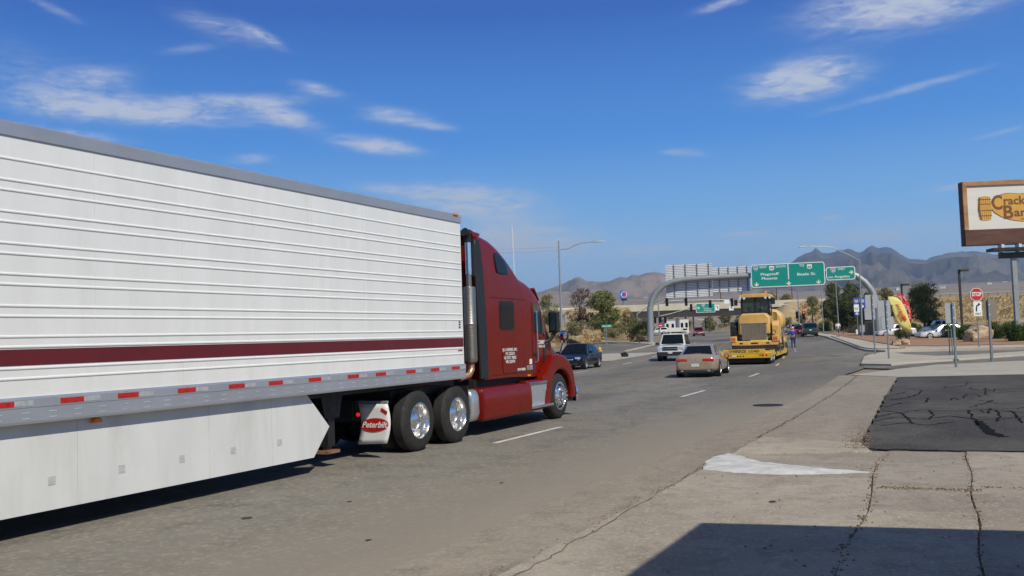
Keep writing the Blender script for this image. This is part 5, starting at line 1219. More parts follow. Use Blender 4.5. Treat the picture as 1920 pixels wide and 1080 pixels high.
def rock(name, label, p, r3, mat, seed, flat=.35, cat='boulder', group=None, rz=0.0):
    rg = random.Random(seed); b = MB(); n, m = 26, 16
    for i in range(m + 1):
        ph = math.pi * i / m
        for j in range(n):
            th = 2 * math.pi * j / n; d = Vector((math.sin(ph) * math.cos(th), math.sin(ph) * math.sin(th), math.cos(ph)))
            bx = Vector([math.copysign(abs(v) ** .62, v) for v in d])
            k = 1 + .30 * noise.fractal(d * 1.5 + Vector((seed * 7.1, 0, 0)), .8, 2.1, 6)
            b.v.append((bx.x * r3[0] * k, bx.y * r3[1] * k, max(-.15, bx.z * r3[2] * k) + r3[2] * (1 - flat)))
    for i in range(m):
        for j in range(n): q = (j + 1) % n; b.f.append((i * n + j, (i + 1) * n + j, (i + 1) * n + q, i * n + q))
    o = b.build(name, mat, smooth=22, fix=True); o.location = p; o.rotation_euler = (0, 0, rz)
    return tag(o, label, cat, group)
rock('boulder', 'big tan boulder in front of the hedge behind the stop sign post', at(1837, 641, .1), (.92, .7, .86), ROCK, 2, flat=.45, rz=.6)
rock('boulder', 'low tan rock at the left foot of the big boulder', at(1815, 641.5, .1), (.36, .3, .38), ROCK, 5, flat=.4)
rock('boulder', 'left rock of the small pile below the flags', at(1681, 647, .15), (.32, .28, .27), ROCK, 8)
rock('boulder', 'right rock of the small pile below the flags', at(1697, 646, .15), (.38, .3, .25), ROCK, 9)
rock('boulder', 'dark rock on top of the small pile below the flags', at(1694, 642.5, .28), (.2, .2, .26), M('rock_dark', (.20, .12, .08), .9, var=.3, vs_=3), 11)
b = MB()
for k in range(160):
    p = bank_pt(rng.uniform(2, 7.9), rng.uniform(.1, 3)); s = rng.uniform(.06, .28)
    b.add([p + Vector((s * math.cos(a) * rng.uniform(.6, 1.2), s * math.sin(a) * rng.uniform(.6, 1.2), 0)) for a in (0, 1.2, 2.5, 3.7, 5.0)] + [p + Vector((0, 0, s * .8))], [(0, 1, 5), (1, 2, 5), (2, 3, 5), (3, 4, 5), (4, 0, 5)])
tag(b.build('loose_rocks', PALE), 'scattered pale rocks on the left bank', 'rocks', kind='stuff')

# ------------------------------------------------------------------ overhead sign gantry
GALV = M('galvanised_steel', (.30, .325, .33), .5, .35, var=.08, vs_=3, dirt=.1)
GALV_D = M('galvanised_dark', (.20, .215, .22), .55, .3, var=.1, vs_=3)
SIGN_G = M('sign_green', (.002, .26, .205), .45, var=.03)
SIGN_W = M('sign_white', (.76, .80, .78), .45, var=.03)
SIGN_BL = M('sign_blue', (.02, .09, .42), .45, var=.04)
SIGN_R = M('sign_red', (.50, .018, .02), .45, var=.04)
SIGN_BACK = M('sign_back_alu', (.36, .37, .38), .5, .15, var=.06, vs_=1.5, dirt=.12, dirtcol=(.30, .28, .25))
gL, gR = dist(1220, 641, 116), dist(1648, 631, 110)
gL.z, gR.z = hg(gL.x, gL.y), hg(gR.x, gR.y)
gdir = Vector((gR.x - gL.x, gR.y - gL.y, 0)); span = gdir.length; gdir.normalize(); gn = Vector((gdir.y, -gdir.x, 0))
GA = thing('sign_gantry', 'curved grey single tube gantry carrying green road signs over the road', 'sign gantry', gL, math.atan2(gdir.y, gdir.x))
def gp(px, py):
    d = ray(px, py); t = (gL - Vector((0, 0, H))).dot(gn) / d.dot(gn); p = d * t + Vector((0, 0, H)) - gL
    return p.dot(gdir), p.z
def gz(px, py): x, z = gp(px, py); return (x, 0, z)
path = [gz(1220, 641), gz(1219, 600), gz(1219, 578), gz(1223, 561), gz(1232, 546), gz(1245, 535), gz(1262, 528), gz(1285, 524), gz(1320, 521.5), gz(1400, 517), gz(1480, 513), gz(1560, 509.5), gz(1590, 511), gz(1606, 517), gz(1622, 529), gz(1634, 544), gz(1641, 560), gz(1645, 580), gz(1648, 631)]
path[0] = (path[0][0], 0, -.3); path[-1] = (path[-1][0], 0, gR.z - gL.z - .3)
MB().tube(path, [.40, .39, .38, .37, .36, .35, .34, .33, .32, .31, .31, .32, .33, .35, .36, .37, .38, .39, .40], 18).build('tube_frame', GALV, GA, smooth=40)
for x, z in ((path[0][0], .0), (path[-1][0], gR.z - gL.z)): MB().lathe([(.40, z - .2), (.62, z - .2), (.62, z + .06), (.40, z + .08)], 18, (x, 0, 0), 'z').build('base_plate', GALV_D, GA, fix=True)
PXM = span / (1648 - 1220)            # metres per photo pixel on the gantry
def fit(o, wd, ht):
    vs_ = [v.co for v in o.data.vertices]; w0 = max(v.x for v in vs_) - min(v.x for v in vs_); h0 = max(v.y for v in vs_) - min(v.y for v in vs_)
    o.scale = (wd / w0, ht / h0, 1); return o
def shield_poly(w_, h_, kind):
    if kind == 'i': return [(-.5, .32), (-.38, .5), (-.12, .43), (0, .5), (.12, .43), (.38, .5), (.5, .32), (.46, -.02), (.28, -.34), (0, -.5), (-.28, -.34), (-.46, -.02)]
    return [(-.42, .44), (-.2, .48), (0, .42), (.2, .48), (.42, .44), (.5, .25), (.44, .05), (.5, -.2), (.40, -.36), (.12, -.42), (0, -.5), (-.12, -.42), (-.40, -.36), (-.5, -.2), (-.44, .05), (-.5, .25)]
def shield(parent, x, y, z, s, kind, num):
    P = [(x + a * s, z + c * s) for a, c in shield_poly(1, 1, kind)]
    o = MB().prism(P, 'y', y - .014, y).build('route_shield', SIGN_W, parent, fix=True)
    if kind == 'i':
        Q = [(x + a * s * .88, z + c * s * .88) for a, c in shield_poly(1, 1, 'i')]
        lo = [q for q in Q if q[1] < z + .2 * s]; hi = [(x - .43 * s, z + .2 * s)] + [q for q in Q if q[1] >= z + .2 * s][::1] + [(x + .43 * s, z + .2 * s)]
        MB().prism([(x + a * s * .88, z + c * s * .88) for a, c in ((-.48, .16), (.48, .16), (.46, -.02), (.28, -.34), (0, -.5), (-.28, -.34), (-.46, -.02))], 'y', y - .018, y - .010).build('shield_field', SIGN_BL, parent, fix=True)
        MB().prism([(x + a * s * .88, z + c * s * .88) for a, c in ((-.5, .22), (-.48, .32), (-.36, .46), (-.12, .4), (0, .46), (.12, .4), (.36, .46), (.48, .32), (.5, .22))], 'y', y - .018, y - .010).build('shield_band', SIGN_R, parent, fix=True)
    t_ = text(num, s, SIGN_W if kind == 'i' else SIGN_BLACK, parent, (x, y - .024, z - .06 * s), 'route_number', bold=s * .012); fit(t_, s * (.66 if len(num) == 2 else .5), s * .42)
def arrow(parent, x, y, z, s, ang):
    P = [(-.14, .5), (.14, .5), (.14, -.02), (.5, .18), (.5, -.02), (0, -.5), (-.5, -.02), (-.5, .18), (-.14, -.02)]
    c_, s_ = math.cos(ang), math.sin(ang)
    MB().prism([(x + (a * c_ - q * s_) * s, z + (a * s_ + q * c_) * s * .9) for a, q in P], 'y', y - .014, y).build('arrow', M('arrow_cream', (.78, .74, .55), .5), parent, fix=True)
def panel(px0, py0, px1, py1, corner):
    """green sign face: returns (part, function px->local)"""
    x0, z1 = gp(px0, py0); x1, _ = gp(px1, py0); _, z0 = gp((px0 + px1) / 2, py1); _, z1 = gp((px0 + px1) / 2, py0)
    pn = MB().prism(rrect(x0, x1, z0, z1, corner), 'y', -.60, -.55).build('sign_panel', SIGN_W, GA, fix=True)
    MB().prism(rrect(x0 + .09, x1 - .09, z0 + .09, z1 - .09, corner * .8), 'y', -.612, -.59).build('sign_face', SIGN_G, pn, fix=True)
    for k in range(3):
        xx = x0 + (x1 - x0) * (.15 + .35 * k); MB().box(xx - .05, xx + .05, -.56, -.2, z0 + .1, z1 - .1).build('mounting_bar', GALV_D, pn)
    MB().box(x0 + .1, x1 - .1, -1.25, -.5, z0 - .14, z0 - .06).build('light_ledge', GALV_D, pn) if corner > .25 else None
    return pn, -.614
pm, fy_ = panel(1407, 494.2, 1545, 537.2, .32)
W_ = lambda s_, px, py, wpx, hpx, par=pm: fit(text(s_, .4, SIGN_W, par, (gp(px, py)[0], fy_ - .006, gp(px, py)[1]), 'sign_lettering', bold=.006), wpx * PXM, hpx * PXM)
shield(pm, gp(1416.5, 504.5)[0], fy_, gp(1416.5, 504.5)[1], 9.5 * PXM, 'i', '40')
W_('EAST', 1430.8, 501.6, 13.5, 4.4); shield(pm, gp(1446.5, 503.6)[0], fy_, gp(1446.5, 503.6)[1], 9.5 * PXM, 'us', '93'); W_('SOUTH', 1463.5, 500.4, 18.5, 4.4)
W_('Flagstaff', 1442.5, 514.6, 34, 6.2); W_('Phoenix', 1442.5, 522.6, 30, 5.0)
for px, py in ((1418.6, 534), (1478.6, 531.5), (1534, 529)): arrow(pm, gp(px, py)[0], fy_, gp(px, py)[1], 8.5 * PXM, 0)
xd = gp(1477.5, 510)[0]; MB().box(xd - .055, xd + .055, fy_ - .012, fy_, gp(1477.5, 524)[1], gp(1477.5, 495.5)[1]).build('divider', SIGN_W, pm)
W_('TO', 1502.4, 498.6, 9, 4.4); shield(pm, gp(1517, 500.4)[0], fy_, gp(1517, 500.4)[1], 9.5 * PXM, 'us', '66'); W_('Beale St', 1510.5, 514.4, 33, 5.2)
pe, fy_ = panel(1547.5, 500.6, 1602, 525.2, .26)
shield(pe, gp(1561, 508)[0], fy_, gp(1561, 508)[1], 9.5 * PXM, 'i', '40'); W_('WEST', 1576.6, 505.4, 13, 3.8, pe); W_('Los Angeles', 1570, 519.4, 42, 5.8, pe); arrow(pe, gp(1595, 511)[0], fy_, gp(1595, 511)[1], 8 * PXM, R(90))
# backs of the two signs for the oncoming traffic: extruded planks on vertical beams
def sign_back(px0, px1, py0, py1, nb):
    x0, x1 = gp(px0, (py0 + py1) / 2)[0], gp(px1, (py0 + py1) / 2)[0]; z1, z0 = gp((px0 + px1) / 2, py0)[1], gp((px0 + px1) / 2, py1)[1]
    pn = MB().box(x0, x1, .60, .63, z0, z1).build('sign_back_panel', SIGN_BACK, GA)
    n = int(round((z1 - z0) / .20)); hh = (z1 - z0) / n
    plank = MB().box(0, x1 - x0, 0, .045, 0, hh * .62).mesh('plank', M('plank_alu', (.74, .75, .75), .5, .0, var=.06, vs_=2))
    for k in range(n):
        o = bpy.data.objects.new('plank', plank); COL.objects.link(o); o.parent = pn; o.location = (x0, .555, z0 + k * hh + hh * .19)
    for k in range(nb):
        xx = x0 + (x1 - x0) * (k + .75) / nb; MB().box(xx - .05, xx + .05, .46, .555, z0 + .02, z1 - .02).build('stiffener', M('stiffener_grey', (.20, .21, .22), .6, .2), pn)
sign_back(1247.5, 1335, 494.6, 557.2, 4); sign_back(1335.6, 1406, 499.2, 546.6, 4)

# ------------------------------------------------------------------ lamps, poles, signals
def local(base, rz):
    c_, s_ = math.cos(-rz), math.sin(-rz)
    def f(p): d = p - base; return Vector((d.x * c_ - d.y * s_, d.x * s_ + d.y * c_, d.z))
    return f
def cobra_lamp(label, px, yb, ytop, D, arm, head, r0=.11):
    """street light with a curved arm; arm: photo points of the arm from the pole outward"""
    base = dist(px, yb, D); base.z = hg(base.x, base.y); f = local(base, TH)
    t = thing('street_lamp', label, 'street lamp', base, TH)
    top = f(dist(*ytop, D)); MB().tube([(0, 0, -.2), (top.x, 0, top.z)], [r0, r0 * .5], 12).build('pole', GALV, t, smooth=40)
    pts = [f(dist(a, c, D)) for a, c in arm]; pts = [(p.x, 0, p.z) for p in pts]
    MB().tube(pts, [.045] * (len(pts) - 1) + [.035], 8).build('arm', GALV, t, smooth=40)
    a, c = [f(dist(*q, D)) for q in head]; s = 1 if c.x > a.x else -1
    MB().loft([[(a.x, y, a.z + z) for y, z in ((-.05, -.03), (.05, -.03), (.05, .03), (-.05, .03))], [(a.x + (c.x - a.x) * .4, y, a.z + (c.z - a.z) * .4 + z) for y, z in ((-.13, -.05), (.13, -.05), (.10, .09), (-.10, .09))], [(c.x, y, c.z + z) for y, z in ((-.08, -.05), (.08, -.05), (.06, .05), (-.06, .05))]]).build('lamp_head', GALV, t, bevel=.02, fix=True)
    MB().lathe([(.16, .1), (.16, .0)], 12, (0, 0, 0), 'z').build('base_collar', GALV_D, t)
    return t, base
lp, lbase = cobra_lamp('pale street lamp pole rising behind the truck mirror', 1055, 668, (1047.5, 451), 78, [(1049, 468), (1062, 467), (1078, 460), (1092, 455), (1106, 453.5)], ((1106, 453.5), (1133, 452.5)))
cobra_lamp('street lamp arching over the small exit sign', 1617, 632, (1611, 486), 106, [(1611, 488), (1598, 481), (1580, 473), (1566, 466), (1552, 462.5), (1530, 462), (1514, 462)], ((1514, 462), (1497, 463.5)))
cobra_lamp('thin lamp pole standing below the big green sign', 1544, 622, (1539, 530), 150, [(1539, 531), (1536, 527), (1528, 524)], ((1528, 524), (1521, 524)), .09)
cobra_lamp('lamp pole rising behind the small exit sign', 1573, 620, (1566, 520), 140, [(1566, 521), (1570, 517), (1578, 514)], ((1578, 514), (1586, 514)), .10)
def box_lamp(label, px, yb, yt, D, hw):
    base = dist(px, yb, D); base.z = hg(base.x, base.y); h_ = dist(px, yt, D).z - base.z
    t = thing('parking_lamp', label, 'lamp post', base, TH)
    PB = M('lamp_bronze', (.030, .024, .022), .5)
    MB().box(-.09, .09, -.09, .09, -.1, h_).build('pole', PB, t); MB().box(.0, hw, -.28, .28, h_ - .22, h_).build('lamp_head', PB, t, bevel=.02); MB().box(.12, hw - .08, -.2, .2, h_ - .235, h_ - .215).build('lens', WHT, t)
    MB().lathe([(.22, .5), (.22, -.1)], 14, (0, 0, 0), 'z').build('footing', CONC2, t)
box_lamp('black parking lot lamp left of the stop sign', 1805, 628, 505, 95, .85)
box_lamp('black parking lot lamp behind the acacia tree', 1695, 622, 532, 120, .9)
SIGB = M('signal_black', (.012, .012, .012), .5)
def head_(t, x, z, s=1.0, lit=None, y=-.2):
    hd = MB().box(x - .22 * s, x + .22 * s, y - .14, y + .06, z - .66 * s, z + .66 * s).build('signal_head', SIGB, t, bevel=.03)
    for i, c in enumerate(((.35, .02, .015), (.30, .18, .02), (.02, .22, .12))):
        nm = ('red', 'amber', 'green')[i]
        MB().lathe([(.15 * s, -.02), (.145 * s, -.15)], 12, (x, y - .14, z + (.42 - .42 * i) * s), 'y').build('visor', SIGB, hd, fix=True)
        MB().lathe([(.13 * s, .0), (.0005, -.03)], 12, (x, y - .142, z + (.42 - .42 * i) * s), 'y').build('lens', M('lens_%s_%s' % (nm, lit == nm), tuple(v * (1 if lit == nm else .15) for v in c) if lit != nm else (1, .08, .03), .3, emit=2.0 if lit == nm else 0), hd, fix=True)
def signal_pole(label, px, yb, yt, D, arms, heads, posts=(), r0=.14, signs=()):
    base = dist(px, yb, D); base.z = hg(base.x, base.y); f = local(base, TH)
    t = thing('traffic_signal', label, 'traffic signal', base, TH)
    tp = f(dist(px, yt, D)); MB().tube([(0, 0, -.2), (0, 0, tp.z)], [r0, r0 * .6], 12).build('pole', GALV, t, smooth=40)
    for a in arms:
        P = [f(dist(*q, D)) for q in a]; MB().tube([(p.x, 0, p.z) for p in P], [.11] + [.09] * (len(P) - 2) + [.06], 8).build('mast_arm', GALV, t, smooth=40)
    for h_ in heads:
        p = f(dist(h_[0], h_[1], D)); head_(t, p.x, p.z, h_[2], h_[3] if len(h_) > 3 else None)
    for (x0, y0, x1, y1, kind) in signs:
        a, c = f(dist(x0, y0, D)), f(dist(x1, y1, D)); z0, z1 = min(a.z, c.z), max(a.z, c.z)
        if kind == 'green':
            pn = MB().box(a.x, c.x, -.32, -.28, z0, z1).build('direction_sign', SIGN_W, t); MB().box(a.x + .08, c.x - .08, -.335, -.30, z0 + .08, z1 - .08).build('sign_face', SIGN_G, pn)
            ww, hh = c.x - a.x, z1 - z0
            for s_, v, w0 in (('Flagstaff', .46, .42), ('Phoenix', .22, .38)): fit(text(s_, .3, SIGN_W, pn, (a.x + ww * .6, -.342, z0 + hh * v), 'sign_lettering'), ww * w0, hh * .17)
            shield(pn, a.x + ww * .38, -.335, z0 + hh * .76, hh * .34, 'i', '40'); arrow(pn, a.x + ww * .13, -.335, z0 + hh * .5, hh * .3, R(-45) + math.pi)
        elif kind == 'left':
            pn = MB().box(a.x, c.x, -.32, -.28, z0, z1).build('turn_sign', SIGN_W, t); ww, hh = c.x - a.x, z1 - z0
            MB().tube([(a.x + ww * .65, -.33, z0 + hh * .25), (a.x + ww * .65, -.33, z0 + hh * .6), (a.x + ww * .5, -.33, z0 + hh * .75), (a.x + ww * .22, -.33, z0 + hh * .78)], ww * .07, 6).build('turn_arrow', SIGN_BLACK, pn)
        elif kind == 'white': MB().box(a.x, c.x, -.30, -.27, z0, z1).build('name_sign', SIGN_W, t)
        elif kind == 'red':
            m_ = (a + c) / 2; rr = (c.x - a.x) / 2; MB().lathe([(rr, -.30), (rr, -.33), (.0005, -.33)], 18, (m_.x, 0, m_.z), 'y').build('prohibition_sign', SIGN_R, t, fix=True); MB().box(m_.x - rr * .7, m_.x + rr * .7, -.345, -.331, m_.z - rr * .16, m_.z + rr * .16).build('sign_bar', SIGN_W, t)
    return t
signal_pole('traffic signal mast reaching right from behind the gantry post', 1196, 630, 586, 165, [[(1196, 588), (1212, 577), (1228, 571), (1245, 566), (1262, 564), (1300, 563), (1345, 562), (1390, 563)]], [(1250, 566.5, 1.05), (1286, 566, 1.05), (1331, 570, 1.05), (1372, 567, 1.05), (1390, 571, .9)], signs=[(1357, 562, 1367, 569, 'white'), (1340, 572, 1348, 582, 'left'), (1366, 574, 1375, 582, 'left')])
signal_pole('traffic signal mast with the green direction sign under the overpass', 1237, 634, 548, 172, [[(1237, 593), (1262, 587), (1290, 579), (1318, 571.5), (1340, 569)]], [(1228, 600, .95), (1238, 599, .9), (1247, 599.5, 1.0), (1295.5, 577, 1.0)], signs=[(1304, 569.2, 1340.5, 585.4, 'green'), (1234, 607, 1242, 614, 'red')])
signal_pole('traffic signal mast with a red light above the queue', 1499, 616, 532, 178, [[(1499, 584), (1488, 577), (1476, 572), (1462, 571)]], [(1493.5, 590.5, 1.0), (1506, 591, 1.15, 'red')])
signal_pole('distant signal pole under the overpass', 1303, 626, 588, 300, [[(1315, 601), (1304, 597), (1296, 596)]], [(1285, 593, 1.2), (1322, 602, 1.2), (1293, 607, 1.0)])
signal_pole('signal post left of the machine under the overpass', 1321, 624, 590, 285, [[(1321, 600), (1312, 598)]], [(1323, 612, 1.0)], r0=.1)
# wires from the lamp pole out to the left, wooden poles on the skyline
WIRE = M('wire', (.10, .10, .11), .6)
for (a, c), lab in (((( 1047, 463, 78), (640, 424, 92)), 'upper overhead wire leaving the lamp pole to the left'), (((1048, 469, 78), (640, 436, 92)), 'lower overhead wire leaving the lamp pole to the left')):
    P, Q = dist(*a), dist(*c); pts = [P.lerp(Q, k / 12) - Vector((0, 0, .9 * (1 - (2 * k / 12 - 1) ** 2))) for k in range(13)]
    tag(MB().tube(pts, .005, 5).build('overhead_wire', WIRE), lab, 'wire')
WOOD = M('weathered_wood', (.12, .07, .05), .9, var=.2, vs_=4)
for px, yb, yt, lab in ((1457, 572, 528, 'brown utility pole under the big green sign'), (1486, 572, 538, 'short utility pole right of the brown one'), (1391, 572, 540, 'utility pole left of the machine cab'), (1352, 572, 545, 'utility pole beyond the overpass parapet')):
    p = dist(px, yb, 300); q = dist(px, yt, 300); t = thing('utility_pole', lab, 'utility pole', (p.x, p.y, p.z - 2), TH, 'wooden poles along the freeway')
    MB().tube([(0, 0, 0), (0, 0, q.z - p.z + 2)], [.2, .14], 8).build('pole', WOOD, t); MB().box(-1.1, 1.1, -.06, .06, q.z - p.z + 1.2, q.z - p.z + 1.35).build('crossarm', WOOD, t)
# guard rail on the embankment
GRL = thing('guard_rail', 'grey guard rail along the top of the right embankment', 'guard rail', fr(1640, 247, ZD - .3)); o1 = fr(1640, 247, ZD - .3)
for k in range(40):
    p = fr(1640 + 18 * k, 247, ZD - .3) - o1; MB().box(p.x - .1, p.x + .1, p.y - .1, p.y + .1, -.6, .75).build('post', GALV_D, GRL)
P = [fr(1640 + 18 * k, 246.8, ZD + .35) - o1 for k in range(40)]; MB().tube(P, .11, 6).build('rail', GALV_D, GRL)

# ------------------------------------------------------------------ signs on posts along the islands
POST = M('sign_post_steel', (.20, .235, .24), .5, .4, var=.12, vs_=4)
def post_sign(name, label, px, yb, D, panels, ytop, rz=0.0, r_=.035, cat='sign', mat=None):
    base = dist(px, yb, D); g = hg(base.x, base.y); base.z = max(g, min(base.z, g + .2)); f = local(base, TH + rz)
    t = thing(name, label, cat, base, TH + rz); top = f(dist(px - (yb - ytop) * .045, ytop, D))
    MB().box(-r_, r_, -r_, r_, -.05, top.z).build('post', POST, t)
    for (x0, y0, x1, y1) in panels:
        a, c = f(dist(x0, y0, D)), f(dist(x1, y1, D)); sh = 0
        pn = MB().prism(rrect(a.x, c.x, min(a.z, c.z), max(a.z, c.z), .04), 'y', r_ + .005, r_ + .012).build('sign_panel', mat or SIGN_BACK, t, fix=True)
        for zz in (.25, .75): MB().lathe([(.03, r_ + .006), (.03, -r_ - .01), (.0005, -r_ - .015)], 8, (0, 0, min(a.z, c.z) + abs(a.z - c.z) * zz), 'y').build('bolt', WHT, pn, fix=True)
    return t, f
post_sign('sign_post', 'grey back of a tall double sign on the corner island', 1641, 667, 60, [(1622, 553, 1645, 577), (1621, 578, 1642, 599)], 553)
post_sign('sign_post', 'grey back of a wide double sign right of the gantry post', 1667, 677, 51.6, [(1646, 563.5, 1671, 593), (1653, 594, 1677, 617)], 563)
post_sign('sign_post', 'narrow grey sign back standing nearest the driveway', 1793, 690, 40.6, [(1772, 568, 1794, 606)], 568, r_=.04)
post_sign('sign_post', 'brown grey sign back standing right of the stop sign', 1860, 678, 46.2, [(1845, 562, 1871, 599)], 562, mat=M('sign_back_brown', (.22, .185, .15), .6, .2, var=.08), r_=.05)
for px, lab in ((1781, 'left one of the two short bare posts on the island'), (1786, 'right one of the two short bare posts on the island')):
    base = at(px, 664, .12); t = MB().box(-.03, .03, -.03, .03, -.05, 1.48).build('short_post', POST); t.location = base; tag(t, lab, 'post')
t, f = post_sign('stop_sign', 'red stop sign above a white right turn only sign', 1836, 652, 66.8, [], 543, cat='sign')
c_ = f(dist(1830.3, 552, 66.8)); rr = .475
oc = lambda r: [(c_.x + r * math.cos(R(22.5 + 45 * k)), c_.z + r * math.sin(R(22.5 + 45 * k))) for k in range(8)]
pn = MB().prism(oc(rr), 'y', -.06, -.045).build('stop_panel', SIGN_W, t, fix=True); MB().prism(oc(rr * .93), 'y', -.066, -.058).build('stop_face', SIGN_R, pn, fix=True)
fit(text('STOP', .3, SIGN_W, pn, (c_.x, -.072, c_.z), 'stop_lettering', bold=.008), .68, .30)
a, q = f(dist(1824, 565.5, 66.8)), f(dist(1841, 592.5, 66.8)); ww, hh = q.x - a.x, a.z - q.z
pn = MB().prism(rrect(a.x, q.x, q.z, a.z, .05), 'y', -.06, -.045).build('turn_panel', SIGN_W, t, fix=True)
MB().tube([(a.x + ww * .34, -.066, q.z + hh * .34), (a.x + ww * .34, -.066, q.z + hh * .55), (a.x + ww * .42, -.066, q.z + hh * .72), (a.x + ww * .6, -.066, q.z + hh * .78)], .045, 6).build('turn_arrow', SIGN_BLACK, pn)
MB().prism([(a.x + ww * .56, q.z + hh * .66), (a.x + ww * .86, q.z + hh * .80), (a.x + ww * .60, q.z + hh * .92)], 'y', -.075, -.06).build('arrow_head', SIGN_BLACK, pn, fix=True)
fit(text('ONLY', .2, SIGN_BLACK, pn, (a.x + ww * .5, -.066, q.z + hh * .15), 'only_lettering'), ww * .72, hh * .14)
# route markers
t, f = post_sign('route_marker', 'cluster of blue and white route shields beside the lamp pole', 1609, 626, 122, [], 560)
def rm(px0, py0, px1, py1, mat, nm='marker_panel'):
    a, c = f(dist(px0, py0, 122)), f(dist(px1, py1, 122)); return MB().box(a.x, c.x, -.08, -.06, c.z, a.z).build(nm, mat, t), (a.x + c.x) / 2, (a.z + c.z) / 2, c.x - a.x
p_, x, z, ww = rm(1599.5, 558, 1610, 570.5, SIGN_BL); shield(p_, x, -.08, z - .08, ww * .72, 'i', '40')
p_, x, z, ww = rm(1611.5, 557, 1621.5, 570, SIGN_BL); shield(p_, x, -.08, z - .08, ww * .72, 'i', '40')
p_, x, z, ww = rm(1600.5, 571, 1610.5, 584.5, SIGN_W); shield(p_, x, -.08, z - .05, ww * .86, 'us', '93')
p_, x, z, ww = rm(1601.5, 585, 1611.5, 591.5, SIGN_BL); arrow(p_, x, -.08, z, .42, math.pi)
p_, x, z, ww = rm(1612, 570.5, 1621.5, 578, SIGN_BL); arrow(p_, x, -.08, z, .42, R(90))
# cabinet, wall, bollard
def plain_box(name, label, px, yb, D, w_, d_, h_, mat, cat, rz=0.0, cap=True):
    base = dist(px, yb, D); base.z = hg(base.x, base.y) + .1; t = thing(name, label, cat, base, TH + rz)
    MB().box(-w_ / 2, w_ / 2, -d_ / 2, d_ / 2, -.1, h_).build('housing', mat, t, bevel=.03)
    if cap:
        MB().box(-w_ / 2 - .04, w_ / 2 + .04, -d_ / 2 - .04, d_ / 2 + .04, h_, h_ + .06).build('cap', mat, t, bevel=.02); MB().box(-w_ * .42, -.02, -d_ / 2 - .02, -d_ / 2 - .002, .12, h_ - .1).build('door', mat, t); MB().box(.02, w_ * .42, -d_ / 2 - .02, -d_ / 2 - .002, .12, h_ - .1).build('door', mat, t); MB().box(-.07, -.04, -d_ / 2 - .05, -d_ / 2 - .015, h_ * .45, h_ * .6).build('handle', GALV_D, t)
    return t
plain_box('signal_cabinet', 'pale grey signal cabinet beside the lamp pole foot', 1620, 627, 118, 1.15, .7, 1.15, M('cabinet_grey', (.42, .43, .43), .5, .2), 'cabinet')
plain_box('utility_cabinet', 'tan utility cabinet behind the gantry foot', 1645, 629, 116, 2.6, 1.0, 1.6, M('cabinet_tan', (.30, .225, .145), .7), 'cabinet')
b = plain_box('marker_bollard', 'short white bollard beside the route markers', 1606.5, 628, 120, .22, .22, .62, SIGN_W, 'bollard', cap=False)
MB().lathe([(.11, .62), (.07, .70), (.0005, .72)], 10, (0, 0, 0), 'z').build('bollard_top', SIGN_R, b, fix=True)
# hydrant, street name sign, litter
HY = M('hydrant_yellow', (.68, .38, .03), .5, var=.08)
hb = at(1125, 668, .05); t = thing('fire_hydrant', 'yellow fire hydrant on the far sidewalk behind the dark sedan', 'fire hydrant', hb)
MB().lathe([(.0005, -.02), (.17, -.02), (.17, .05), (.11, .06), (.11, .50), (.15, .51), (.15, .56), (.12, .58), (.10, .66), (.05, .71), (.03, .72), (.03, .77), (.0005, .77)], 16, axis='z').build('barrel', HY, t, smooth=40, fix=True)
for s in (1, -1): MB().lathe([(.06, s * .08), (.06, s * .19), (.04, s * .20), (.0005, s * .21)], 10, (0, 0, .40)).build('side_outlet', HY, t, fix=True)
MB().lathe([(.08, -.08), (.08, -.18), (.05, -.20), (.0005, -.21)], 10, (0, 0, .36), 'y').build('front_outlet', HY, t, fix=True)
t, f = post_sign('street_name_sign', 'small green street name sign on the left bank', 1138, 653, 88, [], 607)
a, q = f(dist(1127.5, 609, 88)), f(dist(1147, 613.6, 88)); pn = MB().box(a.x, q.x, -.02, .02, q.z, a.z).build('name_blade', SIGN_G, t)
[MB().box(a.x + (q.x - a.x) * (.14 + .10 * k), a.x + (q.x - a.x) * (.20 + .10 * k), -.026, -.02, q.z + (a.z - q.z) * .28, q.z + (a.z - q.z) * (.62 if k % 3 else .74)).build('street_lettering', SIGN_W, pn) for k in range(8)]
post_sign('sign_post', 'thin sign post beside the left lamp pole', 1062, 664, 82, [(1058, 590, 1063, 606)], 588)
rock('rubbish_bag', 'small black bag lying on the far sidewalk', at(1171, 669, .05), (.24, .2, .2), SIGN_BLACK, 21, cat='bag')

# ------------------------------------------------------------------ motel sign on a tall post
mb_ = dist(1168, 600, 330); base = Vector((mb_.x, mb_.y, 1.5)); f = local(base, TH)
t = thing('motel_sign', 'blue motel sign with a red numeral six on a tall post', 'sign', base, TH)
a, q = f(dist(1162.5, 545, 330)), f(dist(1174.5, 559.5, 330))
MB().tube([(a.x + 1, .2, 0), (a.x + 1, .2, q.z)], .22, 10).build('post', M('post_blue', (.05, .2, .5), .5), t)
pn = MB().box(a.x, q.x, -.2, .5, q.z, a.z).build('sign_box', M('motel_blue', (.02, .15, .55), .4), t, bevel=.05)
mx_, mz_ = a.x + (q.x - a.x) * .62, (a.z + q.z) / 2
MB().lathe([(1.05, -.21), (1.05, -.26), (.88, -.26), (.88, -.21)], 24, (0, 0, 0), 'y', closed=True).build('numeral_ring', SIGN_W, pn).location = (mx_, 0, mz_)
fit(text('6', 1.6, SIGN_R, pn, (mx_, -.26, mz_), 'numeral', bold=.05), .95, 1.6); MB().box(a.x + .15, mx_ - .75, -.23, -.2, mz_ - .12, mz_ + .14).build('name_strip', SIGN_W, pn)
MB().box(a.x + .3, q.x + .2, -.2, .5, q.z - .75, q.z - .1).build('message_box', SIGN_BLACK, t)

